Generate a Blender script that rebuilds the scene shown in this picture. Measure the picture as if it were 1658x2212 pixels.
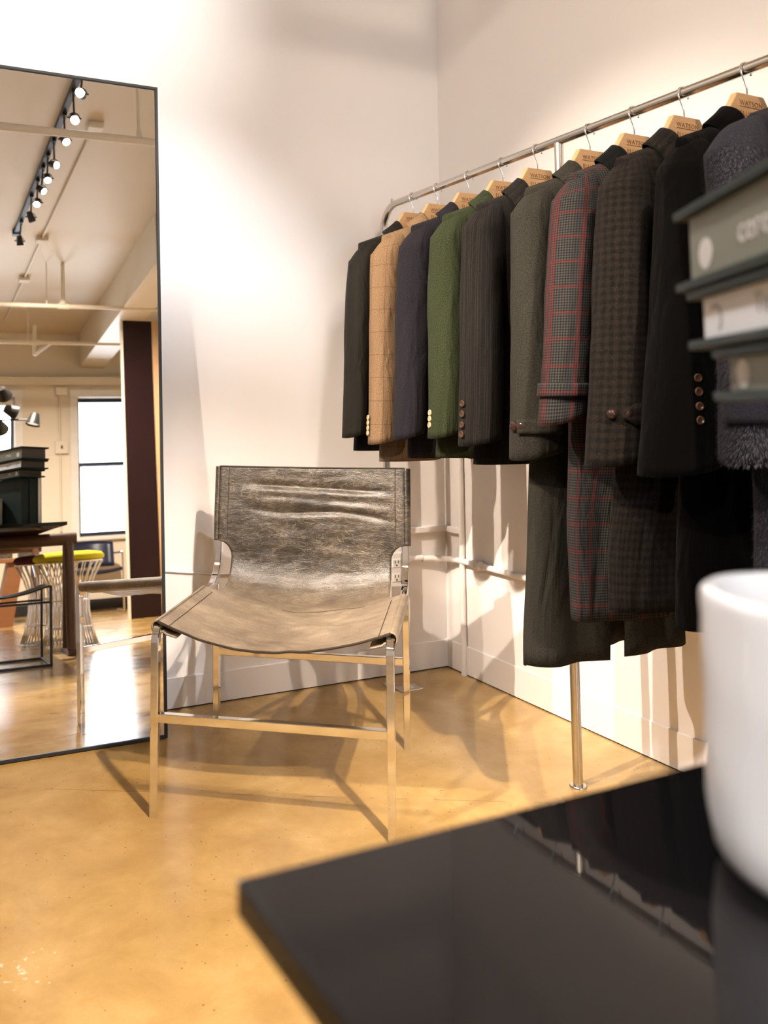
import bpy, bmesh, math, random
from math import sin, cos, pi, radians as R
from mathutils import Vector as V, Matrix, noise

# ------------------------------------------------------------------ camera, world, exposure
SC = bpy.context.scene
for o in list(bpy.data.objects):
    bpy.data.objects.remove(o)
COL = SC.collection
CAM = V((-2.0348, -2.8243, 1.0))
YAW, PITCH, ROLL, FPX, PPX, PPY = 0.43497, 0.083486, -0.0023886, 1878.71, 595.0, 715.63
cd = bpy.data.cameras.new('camera')
cam = bpy.data.objects.new('camera', cd)
COL.objects.link(cam)
_f = V((sin(YAW) * cos(PITCH), cos(YAW) * cos(PITCH), sin(PITCH)))
_r = V((cos(YAW), -sin(YAW), 0))
_u = _r.cross(_f)
_r2 = _r * cos(ROLL) + _u * sin(ROLL)
_u2 = -_r * sin(ROLL) + _u * cos(ROLL)
m = Matrix((_r2, _u2, -_f)).transposed().to_4x4()
m.translation = CAM
cam.matrix_world = m
cd.sensor_fit = 'VERTICAL'
cd.sensor_height = 36
cd.lens = FPX * 36 / 2212
cd.shift_x = (829 - PPX) / 2212
cd.shift_y = -(1106 - PPY) / 2212
cd.clip_start = 0.02
cd.dof.use_dof = True
cd.dof.focus_distance = 2.45
cd.dof.aperture_fstop = 4.2
SC.camera = cam

SC.view_settings.view_transform = 'Standard'
SC.view_settings.look = 'None'
SC.view_settings.gamma = 1
SC.view_settings.use_curve_mapping = False
SC.view_settings.exposure = 0.88
SC.cycles.max_bounces = 7
SC.cycles.diffuse_bounces = 3
SC.cycles.glossy_bounces = 5
SC.cycles.sample_clamp_indirect = 6
SC.cycles.caustics_reflective = False
SC.cycles.caustics_refractive = False

wd = bpy.data.worlds.new('daylight')
SC.world = wd
wd.use_nodes = True
bg = wd.node_tree.nodes['Background']
bg.inputs[0].default_value = (0.78, 0.88, 1.0, 1)      # overcast daylight outside the windows
bg.inputs[1].default_value = 10.0

WARM = (1.0, 0.84, 0.69)
NEUT = (1.0, 0.94, 0.89)
COOL = (0.95, 0.96, 1.0)
# track lamps: head position (x, y, z), aim, watts, colour, cone degrees, blend
HZ = 3.06
HEADS = [
    ((-1.137, -1.877), (-1.85, 0.0, 2.50), 110, NEUT, 70, 0.9),
    ((-1.132, -2.164), (-1.13, 0.0, 1.10), 170, COOL, 36, 1.0),
    ((-1.145, -2.451), (-0.45, -0.70, 1.10), 15, WARM, 62, 0.8),
    ((-1.163, -2.810), (0.0, -1.00, 2.00), 45, WARM, 70, 0.9),
    ((-1.180, -3.034), (-1.10, -0.85, 0.20), 270, WARM, 40, 0.6),
    ((-1.194, -3.232), (0.0, -1.90, 1.60), 20, WARM, 70, 0.9),
    ((-1.199, -3.466), (-2.0, -0.85, 0.0), 200, WARM, 52, 0.8),
    ((-1.211, -3.755), (-0.2, -5.00, 1.0), 0, WARM, 60, 0.8),
    ((-1.243, -4.281), (-0.85, -5.30, 0.6), 520, WARM, 125, 0.8),
]
# a second track over the left half of the room, out of the frame
HEADS2 = [
    ((-3.20, -0.75), (-0.40, -0.95, 1.15), 260, WARM, 36, 0.6),
    ((-3.20, -1.60), (0.0, -0.50, 0.48), 430, WARM, 34, 0.8),
    ((-3.20, -2.00), (0.0, -0.80, 2.00), 65, WARM, 46, 0.8),
    ((-3.20, -2.40), (0.0, -1.25, 0.55), 230, WARM, 36, 0.8),
    ((-3.20, -3.20), (-1.50, -2.55, 0.90), 130, COOL, 48, 0.8),
    ((-3.20, -3.70), (-1.90, -1.60, 0.00), 60, WARM, 60, 0.8),
]

# ------------------------------------------------------------------ node helpers
class NT:
    def __init__(self, mat):
        mat.use_nodes = True
        self.t = mat.node_tree
        self.t.nodes.clear()
        self.out = self.t.nodes.new('ShaderNodeOutputMaterial')
    def n(self, typ, **kw):
        nd = self.t.nodes.new(typ)
        for k, v in kw.items():
            setattr(nd, k, v)
        return nd
    def put(self, sock, v):
        if isinstance(v, bpy.types.NodeSocket):
            self.t.links.new(v, sock)
        else:
            if isinstance(v, tuple) and len(v) == 3 and sock.type == 'RGBA':
                v = (*v, 1)
            sock.default_value = v
    def math(self, op, a, b=None, c=None, clamp=False):
        nd = self.n('ShaderNodeMath', operation=op, use_clamp=clamp)
        for i, v in enumerate((a, b, c)):
            if v is not None:
                self.put(nd.inputs[i], v)
        return nd.outputs[0]
    def mix(self, fac, a, b, typ='MIX'):
        nd = self.n('ShaderNodeMix', data_type='RGBA', blend_type=typ)
        self.put(nd.inputs[0], fac); self.put(nd.inputs[6], a); self.put(nd.inputs[7], b)
        return nd.outputs[2]
    def coord(self, which='Object'):
        return self.n('ShaderNodeTexCoord').outputs[which]
    def sep(self, v):
        nd = self.n('ShaderNodeSeparateXYZ'); self.put(nd.inputs[0], v)
        return nd.outputs
    def mapping(self, v, scale=(1, 1, 1), loc=(0, 0, 0), rot=(0, 0, 0)):
        nd = self.n('ShaderNodeMapping'); self.put(nd.inputs[0], v)
        nd.inputs['Scale'].default_value = scale; nd.inputs['Location'].default_value = loc
        nd.inputs['Rotation'].default_value = rot
        return nd.outputs[0]
    def noise(self, v, scale, detail=3, rough=0.5, dist=0.0):
        nd = self.n('ShaderNodeTexNoise')
        if v is not None:
            self.put(nd.inputs['Vector'], v)
        nd.inputs['Scale'].default_value = scale; nd.inputs['Detail'].default_value = detail
        nd.inputs['Roughness'].default_value = rough; nd.inputs['Distortion'].default_value = dist
        return nd.outputs['Fac']
    def voro(self, v, scale, feature='F1', out='Distance', rand=1.0):
        nd = self.n('ShaderNodeTexVoronoi', feature=feature)
        self.put(nd.inputs['Vector'], v); nd.inputs['Scale'].default_value = scale
        nd.inputs['Randomness'].default_value = rand
        return nd.outputs[out]
    def ramp(self, f, stops):
        nd = self.n('ShaderNodeValToRGB'); self.put(nd.inputs[0], f)
        el = nd.color_ramp.elements
        while len(el) < len(stops):
            el.new(0.5)
        for e, (p, c) in zip(el, stops):
            e.position = p
            e.color = (*c, 1) if len(c) == 3 else c
        return nd.outputs[0]
    def bump(self, h, strength=0.3, dist=0.01, normal=None):
        nd = self.n('ShaderNodeBump'); self.put(nd.inputs['Height'], h)
        nd.inputs['Strength'].default_value = strength; nd.inputs['Distance'].default_value = dist
        if normal is not None:
            self.put(nd.inputs['Normal'], normal)
        return nd.outputs[0]
    def bsdf(self, **kw):
        nd = self.n('ShaderNodeBsdfPrincipled')
        for k, v in kw.items():
            self.put(nd.inputs[k.replace('_', ' ')], v)
        self.t.links.new(nd.outputs[0], self.out.inputs[0])
        return nd

MATS = {}
def mat(name, fn):
    if name not in MATS:
        mt = bpy.data.materials.new(name)
        fn(NT(mt))
        MATS[name] = mt
    return MATS[name]

def plain(name, col, rough=0.5, metal=0.0, var=0.08, scale=12.0, bump=0.0, **kw):
    """one colour with a little procedural unevenness"""
    def fn(t):
        c = t.coord()
        nz = t.noise(c, scale, 2)
        dark = tuple(x * (1 - var) for x in col); lite = tuple(min(1, x * (1 + var)) for x in col)
        args = dict(Base_Color=t.mix(nz, dark, lite), Roughness=rough, Metallic=metal)
        if bump:
            args['Normal'] = t.bump(t.noise(c, scale * 8, 4), bump, 0.004)
        args.update(kw)
        t.bsdf(**args)
    return mat(name, fn)

# ------------------------------------------------------------------ surfaces
def f_floor(t):
    c = t.coord()
    big = t.noise(c, 0.9, 3, 0.6, 0.4)
    mid = t.noise(c, 5.0, 4, 0.65, 0.3)
    fine = t.noise(c, 160.0, 2, 0.7)
    base = t.ramp(t.math('ADD', t.math('MULTIPLY', big, 0.55), t.math('MULTIPLY', mid, 0.45)),
                  [(0.34, (0.35, 0.195, 0.052)), (0.50, (0.54, 0.345, 0.12)), (0.66, (0.71, 0.50, 0.235))])
    base = t.mix(t.math('MULTIPLY', fine, 0.42), base, (0.33, 0.175, 0.05))
    sp = t.voro(c, 55.0)
    spn = t.noise(c, 31.0, 2)
    speck = t.math('MULTIPLY', t.math('LESS_THAN', sp, 0.11), t.math('GREATER_THAN', spn, 0.54))
    base = t.mix(t.math('MULTIPLY', speck, 0.75), base, (0.09, 0.05, 0.02))
    # a hairline saw cut running across the slab
    s = t.sep(t.mapping(c, loc=(1.4767, 0.4876, 0)))
    d = t.math('ABSOLUTE', t.math('ADD', t.math('MULTIPLY', s[0], 0.4811), t.math('MULTIPLY', s[1], 0.8766)))
    brk = t.math('GREATER_THAN', t.noise(c, 9.0, 3), 0.47)
    cut = t.math('MULTIPLY', t.math('LESS_THAN', d, 0.0022), brk)
    base = t.mix(t.math('MULTIPLY', cut, 0.45), base, (0.2, 0.1, 0.03))
    s2 = t.sep(t.mapping(c, loc=(1.7599, 1.1579, 0)))
    dd = t.math('SQRT', t.math('ADD', t.math('POWER', t.math('ABSOLUTE', s2[0]), 2.0), t.math('POWER', t.math('ABSOLUTE', s2[1]), 2.0)))
    near = t.math('SUBTRACT', 1.0, t.math('DIVIDE', dd, 0.10), clamp=True)
    spl = t.math('MULTIPLY', t.math('GREATER_THAN', near, 0.0), t.math('GREATER_THAN', t.math('ADD', t.noise(c, 60.0, 4, 0.6), t.math('MULTIPLY', near, 0.13)), 0.71))
    base = t.mix(t.math('MULTIPLY', spl, 0.5), base, (0.86, 0.80, 0.70))
    rgh = t.math('ADD', 0.12, t.math('MULTIPLY', mid, 0.16))
    nrm = t.bump(t.math('ADD', t.noise(c, 7.0, 3), t.math('MULTIPLY', fine, 0.12)), 0.10, 0.01)
    t.bsdf(Base_Color=base, Roughness=rgh, Normal=nrm, IOR=1.5)
M_floor = mat('polished_concrete', f_floor)

def wallmat(name, col):
    def fn(t):
        c = t.coord()
        a = t.noise(c, 3.0, 2, 0.6)
        b = t.noise(c, 45.0, 2, 0.6)
        base = t.mix(a, tuple(x * 0.965 for x in col), col)
        nrm = t.bump(b, 0.10, 0.006)
        t.bsdf(Base_Color=base, Roughness=0.55, Normal=nrm)
    return mat(name, fn)
M_wall = wallmat('wall_paint', (0.86, 0.82, 0.80))
M_ceil = wallmat('ceiling_paint', (0.74, 0.64, 0.49))
M_cream = wallmat('cream_paint', (0.84, 0.76, 0.63))
M_white = plain('white_paint', (0.86, 0.84, 0.81), 0.4)
M_chrome = plain('chrome', (0.86, 0.86, 0.86), 0.05, 1.0, 0.02)
def f_nickel(t):
    c = t.coord()
    nz = t.noise(c, 14.0, 3)
    t.bsdf(Base_Color=(0.60, 0.57, 0.52), Metallic=1.0, Roughness=t.math('ADD', 0.20, t.math('MULTIPLY', nz, 0.06)))
M_nickel = mat('brushed_nickel', f_nickel)
M_black = plain('black_metal', (0.012, 0.012, 0.013), 0.4)
M_gap = plain('dark_gap', (0.03, 0.022, 0.016), 0.9)
M_mirror = plain('mirror_silver', (0.93, 0.93, 0.92), 0.0, 1.0, 0.0)
M_frame = plain('mirror_frame_black', (0.005, 0.005, 0.0055), 0.6)
M_lacq = plain('black_lacquer', (0.006, 0.0055, 0.006), 0.03, 0.0, 0.1, IOR=1.34)
M_green = plain('dark_green_cover', (0.004, 0.014, 0.0115), 0.55, Specular_IOR_Level=0.3)
M_sage = plain('sage_label', (0.19, 0.19, 0.14), 0.55)
M_paper = plain('white_label', (0.88, 0.88, 0.88), 0.6)
M_page = plain('page_block', (0.10, 0.095, 0.085), 0.8)
M_printw = plain('label_print_white', (0.72, 0.69, 0.66), 0.6)
M_printg = plain('label_print_grey', (0.38, 0.38, 0.38), 0.6)
M_marble = plain('white_marble', (0.86, 0.86, 0.87), 0.35, 0, 0.03, 9)
M_tanboard = plain('wood_board', (0.58, 0.37, 0.20), 0.5)
M_maroon = plain('dark_maroon_lacquer', (0.016, 0.006, 0.007), 0.25, Specular_IOR_Level=0.25)
M_yellow = plain('yellow_felt', (0.78, 0.70, 0.03), 0.9)
M_wine = plain('wine_felt', (0.08, 0.010, 0.022), 0.9)
M_blue = plain('navy_leather', (0.012, 0.018, 0.05), 0.35)
M_blackl = plain('black_leather', (0.012, 0.012, 0.013), 0.35)
M_navyframe = plain('dark_sash', (0.012, 0.02, 0.045), 0.45)
M_horn = plain('horn_button', (0.055, 0.028, 0.017), 0.15, 0, 0.5, 90)
M_gold = plain('pale_horn_button', (0.42, 0.29, 0.17), 0.22, 0, 0.35, 90)
M_darkbtn = plain('dark_button', (0.020, 0.010, 0.008), 0.08)
M_etch = plain('burnt_lettering', (0.20, 0.085, 0.03), 0.8)
M_lining = plain('lining', (0.02, 0.018, 0.018), 0.45)

def f_wood(base, lite, sc=(2.0, 26.0, 26.0)):
    def fn(t):
        c = t.mapping(t.coord(), sc)
        g = t.noise(c, 1.6, 6, 0.6, 1.2)
        t.bsdf(Base_Color=t.mix(g, base, lite), Roughness=0.45,
               Normal=t.bump(g, 0.08, 0.003))
    return fn
M_maple = mat('maple_hanger', f_wood((0.36, 0.20, 0.085), (0.50, 0.31, 0.155)))
M_brownw = mat('walnut_post', f_wood((0.075, 0.035, 0.018), (0.14, 0.065, 0.035), (20, 20, 2)))
M_orangew = mat('cherry_wood', f_wood((0.17, 0.065, 0.022), (0.27, 0.115, 0.045)))

def f_glass(t):
    tr = t.n('ShaderNodeBsdfTransparent'); gl = t.n('ShaderNodeBsdfGlossy')
    gl.inputs['Roughness'].default_value = 0.02
    fr = t.n('ShaderNodeFresnel'); fr.inputs[0].default_value = 1.45
    mx = t.n('ShaderNodeMixShader')
    t.t.links.new(fr.outputs[0], mx.inputs[0]); t.t.links.new(tr.outputs[0], mx.inputs[1])
    t.t.links.new(gl.outputs[0], mx.inputs[2]); t.t.links.new(mx.outputs[0], t.out.inputs[0])
M_glass = mat('window_glass', f_glass)

def emit(name, col, s):
    def fn(t):
        e = t.n('ShaderNodeEmission'); e.inputs[0].default_value = (*col, 1); e.inputs[1].default_value = s
        t.t.links.new(e.outputs[0], t.out.inputs[0])
    return mat(name, fn)

def f_leather(t):
    c = t.coord()
    u = t.coord('UV')
    cloud = t.noise(c, 7.0, 6, 0.62, 0.6)
    st = t.noise(t.mapping(c, (5, 5, 22)), 3.0, 6, 0.7, 1.5)
    # fine scuffs: thin wandering lines
    sc1 = t.math('ABSOLUTE', t.math('SUBTRACT', t.noise(t.mapping(c, (1, 1, 2.4)), 9.0, 5, 0.62, 1.0), 0.5))
    line1 = t.math('SUBTRACT', 1.0, t.math('MULTIPLY', sc1, 42.0, clamp=True), clamp=True)
    sc2 = t.math('ABSOLUTE', t.math('SUBTRACT', t.noise(t.mapping(c, (1, 1, 3.0), (3, 1, 7), (0, 0.5, 0)), 20.0, 4, 0.6, 0.8), 0.5))
    line2 = t.math('SUBTRACT', 1.0, t.math('MULTIPLY', sc2, 30.0, clamp=True), clamp=True)
    msk = t.math('MULTIPLY', t.math('ADD', t.math('MULTIPLY', line1, 0.22), t.math('MULTIPLY', line2, 0.24)), cloud)
    base = t.ramp(t.math('ADD', t.math('MULTIPLY', cloud, 0.6), t.math('MULTIPLY', st, 0.4)),
                  [(0.36, (0.012, 0.009, 0.006)), (0.54, (0.038, 0.029, 0.020)), (0.70, (0.12, 0.090, 0.060))])
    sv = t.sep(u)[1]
    wear_sheen = t.math('SUBTRACT', 1.0, t.math('MULTIPLY', t.math('SUBTRACT', t.math('ADD', sv, t.math('MULTIPLY', cloud, 0.10)), 0.44), 6.0, clamp=True), clamp=True)  # seat half lighter than the back: wear plus its glossy brightness put into the colour
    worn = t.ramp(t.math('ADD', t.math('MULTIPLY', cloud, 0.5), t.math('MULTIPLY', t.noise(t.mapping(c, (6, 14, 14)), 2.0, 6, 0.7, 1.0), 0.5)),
                  [(0.34, (0.115, 0.082, 0.052)), (0.52, (0.235, 0.178, 0.122)), (0.68, (0.36, 0.285, 0.20))])  # pale tan of the seat, scuffed leather with painted-in sheen
    base = t.mix(wear_sheen, base, worn)
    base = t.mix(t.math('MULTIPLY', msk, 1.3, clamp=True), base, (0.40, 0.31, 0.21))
    cr = t.noise(t.mapping(c, (14, 14, 60)), 2.2, 5, 0.65, 1.0)
    nrm = t.bump(t.math('ADD', cr, t.math('MULTIPLY', t.voro(c, 420.0), 0.25)), 0.35, 0.004)
    t.bsdf(Base_Color=base, Roughness=t.math('ADD', 0.27, t.math('MULTIPLY', cloud, 0.22)), Normal=nrm,
           Specular_IOR_Level=0.55, Coat_Weight=0.15, Coat_Roughness=0.30)
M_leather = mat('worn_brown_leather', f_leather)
M_stitch = plain('stitch_thread', (0.03, 0.022, 0.014), 0.9)

def fabric(name, base, lite=None, kind='plain', line=(0.03, 0.03, 0.03), rough=0.92, sheen=0.02, nap=0.30, k=0.5, spec=0.08):
    base = tuple(x * k for x in base); lite = tuple(x * k for x in lite) if lite else None; line = tuple(x * k for x in line)
    def fn(t):
        uv = t.coord('UV')
        s = t.sep(uv)
        u, v = s[0], s[1]
        hz = t.noise(uv, 300.0, 3, 0.85)
        big = t.noise(t.mapping(uv, (9, 3, 1)), 1.0, 3)
        dk = tuple(x * (1 - nap) for x in base); lt = lite or tuple(x * (1 + nap * 1.8) for x in base)
        col = t.mix(t.math('MULTIPLY', t.math('SUBTRACT', hz, 0.36), 3.6, clamp=True), dk, lt)
        def stripe(a, per, w, off=0.0):
            return t.math('LESS_THAN', t.math('FRACT', t.math('ADD', t.math('DIVIDE', a, per), 40.0 + off)), w)
        h = hz
        if kind == 'windowpane':
            mk = t.math('MAXIMUM', stripe(u, 0.052, 0.030), stripe(v, 0.072, 0.026))
            col = t.mix(t.math('MULTIPLY', mk, 0.55), col, line)
        elif kind == 'pinstripe':
            mk = stripe(u, 0.0125, 0.13)
            mk2 = stripe(u, 0.025, 0.10, 0.3)
            col = t.mix(t.math('MULTIPLY', mk, 0.35), col, line)
            col = t.mix(t.math('MULTIPLY', mk2, 0.30), col, tuple(x * k for x in (0.16, 0.10, 0.085)))
        elif kind == 'glen':
            a = stripe(u, 0.0062, 0.5); b = stripe(v, 0.0062, 0.5)
            chk = t.math('MULTIPLY', t.math('ADD', a, b), 0.5)
            big_a = stripe(u, 0.066, 0.45, 0.25)
            col = t.mix(chk, (0.0035, 0.0033, 0.0036), (0.038, 0.036, 0.034))
            col = t.mix(t.math('MULTIPLY', big_a, 0.30), col, (0.008, 0.008, 0.012))
            red = t.math('MAXIMUM', stripe(u, 0.066, 0.15), stripe(v, 0.060, 0.12))
            col = t.mix(t.math('MULTIPLY', red, t.math('ADD', 0.22, t.math('MULTIPLY', chk, 0.38))), col, (0.085, 0.012, 0.010))
            h = chk
        elif kind == 'tweed':
            dn = t.noise(uv, 60.0, 3)
            uu = t.math('ADD', u, t.math('MULTIPLY', dn, 0.012)); vv = t.math('ADD', v, t.math('MULTIPLY', dn, 0.012))
            a = stripe(uu, 0.018, 0.5); b = stripe(vv, 0.018, 0.5)
            c2 = t.math('MULTIPLY', t.math('ADD', a, b), 0.5)
            fz = t.noise(uv, 210.0, 3, 0.75)
            col = t.mix(t.math('MULTIPLY', c2, t.math('MULTIPLY', fz, 1.5, clamp=True)), (0.0035, 0.0029, 0.0027), line)
            fl = t.math('GREATER_THAN', t.noise(uv, 330.0, 1), 0.68)
            col = t.mix(t.math('MULTIPLY', fl, 0.30), col, (0.06, 0.054, 0.05))
            h = t.math('ADD', fz, c2)
        col = t.mix(t.math('MULTIPLY', big, 0.25), col, tuple(x * 0.6 for x in base))
        t.bsdf(Base_Color=col, Roughness=rough, Sheen_Weight=sheen, Sheen_Roughness=0.5, Specular_IOR_Level=spec,
               Normal=t.bump(h, 0.5, 0.002, t.bump(t.noise(t.mapping(uv, (16, 5, 1)), 1.0, 3, 0.5, 0.8), 0.55, 0.03)))
    return mat(name, fn)

# ------------------------------------------------------------------ mesh helpers
class MB:
    def __init__(self):
        self.v = []; self.f = []; self.uv = {}
    def add(self, vs, fs):
        b = len(self.v)
        self.v += [tuple(x) for x in vs]
        self.f += [tuple(b + i for i in f) for f in fs]
        return self
    def box(self, x0, x1, y0, y1, z0, z1):
        vs = [(x, y, z) for z in (z0, z1) for y in (y0, y1) for x in (x0, x1)]
        return self.add(vs, [(0, 2, 3, 1), (4, 5, 7, 6), (0, 1, 5, 4), (2, 6, 7, 3), (0, 4, 6, 2), (1, 3, 7, 5)])
    def prism(self, poly, axis, a, b):
        """extrude a 2-D outline along an axis between a and b"""
        def P(p, h):
            return {'y': (p[0], h, p[1]), 'x': (h, p[0], p[1]), 'z': (p[0], p[1], h)}[axis]
        n = len(poly)
        vs = [P(p, a) for p in poly] + [P(p, b) for p in poly]
        fs = [tuple(range(n))[::-1], tuple(range(n, 2 * n))] + [(i, (i + 1) % n, n + (i + 1) % n, n + i) for i in range(n)]
        return self.add(vs, fs)
    def tube(self, pts, r, n=10, cap=True, closed=False):
        pts = [V(p) for p in pts]
        k = len(pts)
        rs = r if isinstance(r, (list, tuple)) else [r] * k
        tang = []
        for i in range(k):
            if closed:
                d = pts[(i + 1) % k] - pts[i - 1]
            else:
                d = pts[min(i + 1, k - 1)] - pts[max(i - 1, 0)]
            tang.append(d.normalized())
        up = V((0, 0, 1)) if abs(tang[0].z) < 0.9 else V((1, 0, 0))
        nrm = (up - tang[0] * up.dot(tang[0])).normalized()
        vs = []
        for i in range(k):
            nrm = (nrm - tang[i] * nrm.dot(tang[i])).normalized()
            bn = tang[i].cross(nrm)
            for j in range(n):
                a = 2 * pi * j / n
                vs.append(pts[i] + (nrm * cos(a) + bn * sin(a)) * rs[i])
        fs = []
        for i in range(k if closed else k - 1):
            for j in range(n):
                a, b = i * n, ((i + 1) % k) * n
                fs.append((a + j, a + (j + 1) % n, b + (j + 1) % n, b + j))
        if cap and not closed:
            fs += [tuple(range(n))[::-1], tuple(range((k - 1) * n, k * n))]
        return self.add(vs, fs)
    def bar(self, pts, side, w, h, ch=0.0015):
        """rectangular section swept along a path that lies in the plane normal to 'side'"""
        pts = [V(p) for p in pts]; side = V(side).normalized(); k = len(pts)
        sec = [(-w / 2 + ch, -h / 2), (w / 2 - ch, -h / 2), (w / 2, -h / 2 + ch), (w / 2, h / 2 - ch),
               (w / 2 - ch, h / 2), (-w / 2 + ch, h / 2), (-w / 2, h / 2 - ch), (-w / 2, -h / 2 + ch)]
        vs = []
        for i in range(k):
            a = (pts[i] - pts[i - 1]).normalized() if i else (pts[1] - pts[0]).normalized()
            b = (pts[i + 1] - pts[i]).normalized() if i < k - 1 else a
            tg = (a + b).normalized(); up = side.cross(tg).normalized()
            sc = 1 / max(0.5, tg.dot(a))
            for x, y in sec:
                vs.append(pts[i] + side * x + up * y * sc)
        n = 8
        fs = [(i * n + j, i * n + (j + 1) % n, (i + 1) * n + (j + 1) % n, (i + 1) * n + j) for i in range(k - 1) for j in range(n)]
        fs += [tuple(range(n))[::-1], tuple(range((k - 1) * n, k * n))]
        return self.add(vs, fs)
    def lathe(self, prof, n=32, c=(0, 0, 0), axis=None):
        """prof: list of (radius, height) about z; axis = matrix to place it"""
        vs = []
        for r, z in prof:
            for j in range(n):
                a = 2 * pi * j / n
                vs.append(V((r * cos(a), r * sin(a), z)))
        if axis is not None:
            vs = [axis @ v for v in vs]
        vs = [v + V(c) for v in vs]
        k = len(prof)
        fs = [(i * n + j, i * n + (j + 1) % n, (i + 1) * n + (j + 1) % n, (i + 1) * n + j) for i in range(k - 1) for j in range(n)]
        if prof[0][0] > 1e-6:
            fs.append(tuple(range(n))[::-1])
        if prof[-1][0] > 1e-6:
            fs.append(tuple(range((k - 1) * n, k * n)))
        return self.add(vs, fs)
    def grid(self, nu, nv, fn, wrap=False):
        """fn(i, j) -> (x, y, z, u, v)"""
        b = len(self.v)
        pts = [[fn(i, j) for i in range(nu)] for j in range(nv)]
        for row in pts:
            self.v += [tuple(p[:3]) for p in row]
        for j in range(nv - 1):
            for i in range(nu if wrap else nu - 1):
                i2 = (i + 1) % nu
                fi = len(self.f)
                self.f.append((b + j * nu + i, b + j * nu + i2, b + (j + 1) * nu + i2, b + (j + 1) * nu + i))
                u2 = pts[j][i2][3] if i2 else pts[j][i][3] + (pts[j][i][3] - pts[j][i - 1][3])
                u3 = pts[j + 1][i2][3] if i2 else pts[j + 1][i][3] + (pts[j + 1][i][3] - pts[j + 1][i - 1][3])
                self.uv[fi] = [pts[j][i][3:5], (u2, pts[j][i2][4]), (u3, pts[j + 1][i2][4]), pts[j + 1][i][3:5]]
        return self
    def mesh(self, name, smooth=False, angle=None):
        me = bpy.data.meshes.new(name)
        me.from_pydata(self.v, [], self.f)
        bm = bmesh.new(); bm.from_mesh(me)
        bmesh.ops.recalc_face_normals(bm, faces=bm.faces)
        bm.to_mesh(me); bm.free()
        if self.uv:
            lay = me.uv_layers.new(name='UVMap')
            for p in me.polygons:
                q = self.uv.get(p.index)
                if q:
                    orig = self.f[p.index]
                    for li in p.loop_indices:
                        vi = me.loops[li].vertex_index
                        lay.data[li].uv = q[orig.index(vi)]
        if smooth:
            for p in me.polygons:
                p.use_smooth = True
            if angle:
                me.set_sharp_from_angle(angle=R(angle))
        me.update()
        return me
    def build(self, name, material, parent=None, smooth=False, angle=None, label=None, solid=0.0, sub=0, bevel=0.0, loc=None):
        o = bpy.data.objects.new(name, self.mesh(name, smooth, angle))
        COL.objects.link(o)
        o.data.materials.append(material)
        if parent is not None:
            o.parent = parent
        if loc is not None:
            o.location = loc
        if label:
            o['label'] = label
        if bevel:
            md = o.modifiers.new('bevel', 'BEVEL'); md.width = bevel; md.segments = 2; md.limit_method = 'ANGLE'
        if solid:
            md = o.modifiers.new('solid', 'SOLIDIFY'); md.thickness = solid; md.offset = 0
        if sub:
            md = o.modifiers.new('sub', 'SUBSURF'); md.levels = sub; md.render_levels = sub
        return o

def thing(name, label, cat, loc=(0, 0, 0), rz=0.0, group=None):
    o = bpy.data.objects.new(name, None)
    o.empty_display_size = 0.05
    COL.objects.link(o)
    o.location = loc
    o.rotation_euler = (0, 0, rz)
    return tag(o, label, cat, group)
def tag(o, label, cat, group=None, kind=None):
    o['label'] = label
    o['category'] = cat
    if group:
        o['group'] = group
    if kind:
        o['kind'] = kind
    return o
def struct(o, label, cat):
    return tag(o, label, cat, kind='structure')
def sthing(name, label, cat, loc=(0, 0, 0)):
    o = thing(name, label, cat, loc)
    o['kind'] = 'structure'
    return o
def share(o, parent, name=None, loc=None, rot=None):
    c = o.copy()
    COL.objects.link(c)
    c.parent = parent
    if loc is not None:
        c.location = loc
    if rot is not None:
        c.rotation_euler = rot
    return c
def arc(c, r, a0, a1, n, f):
    return [f(c[0] + r * cos(R(a0 + (a1 - a0) * i / n)), c[1] + r * sin(R(a0 + (a1 - a0) * i / n))) for i in range(n + 1)]
def text_mesh(s, size, depth=0.0004, align='LEFT', spacing=1.0, name='lettering'):
    cu = bpy.data.curves.new(name, 'FONT')
    cu.body = s; cu.size = size; cu.extrude = depth; cu.align_x = align; cu.space_character = spacing
    cu.resolution_u = 3
    o = bpy.data.objects.new(name, cu)
    COL.objects.link(o)
    bpy.context.view_layer.update()
    me = bpy.data.meshes.new_from_object(o.evaluated_get(bpy.context.evaluated_depsgraph_get()))
    me.name = name
    bpy.data.objects.remove(o)
    return me
def smooth01(a, b, x):
    t = min(1, max(0, (x - a) / (b - a)))
    return t * t * (3 - 2 * t)
def lerp(a, b, t):
    return a + (b - a) * t

# ------------------------------------------------------------------ room shell
ZC, XL, YF, XR2, YW = 3.27, -4.6, -8.0, 1.6, -4.3
struct(MB().box(XL, XR2, YF, 0, -0.1, 0).build('floor', M_floor), 'polished golden concrete floor', 'floor')
struct(MB().box(XL, XR2, YF, 0, ZC, ZC + 0.1).build('ceiling', M_ceil), 'cream painted plaster ceiling', 'ceiling')
struct(MB().box(XL, 0.15, 0, 0.15, 0, ZC).build('wall_back', M_wall), 'white plaster wall behind the mirror and chair', 'wall')
struct(MB().box(0, 0.15, YW, 0, 0, ZC).build('wall_right', M_wall), 'white wall behind the clothes rack', 'wall')
struct(MB().box(XL - 0.15, XL, YF, 0.15, 0, ZC).build('wall_left', M_wall), 'white side wall of the showroom', 'wall')
struct(MB().box(0.15, XR2, YW, YW + 0.15, 0, ZC).build('wall_alcove', M_cream), 'cream return wall of the alcove', 'wall')
struct(MB().box(XR2, XR2 + 0.15, YF, YW + 0.15, 0, ZC).build('wall_far_right', M_cream), 'cream end wall of the alcove', 'wall')
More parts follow.
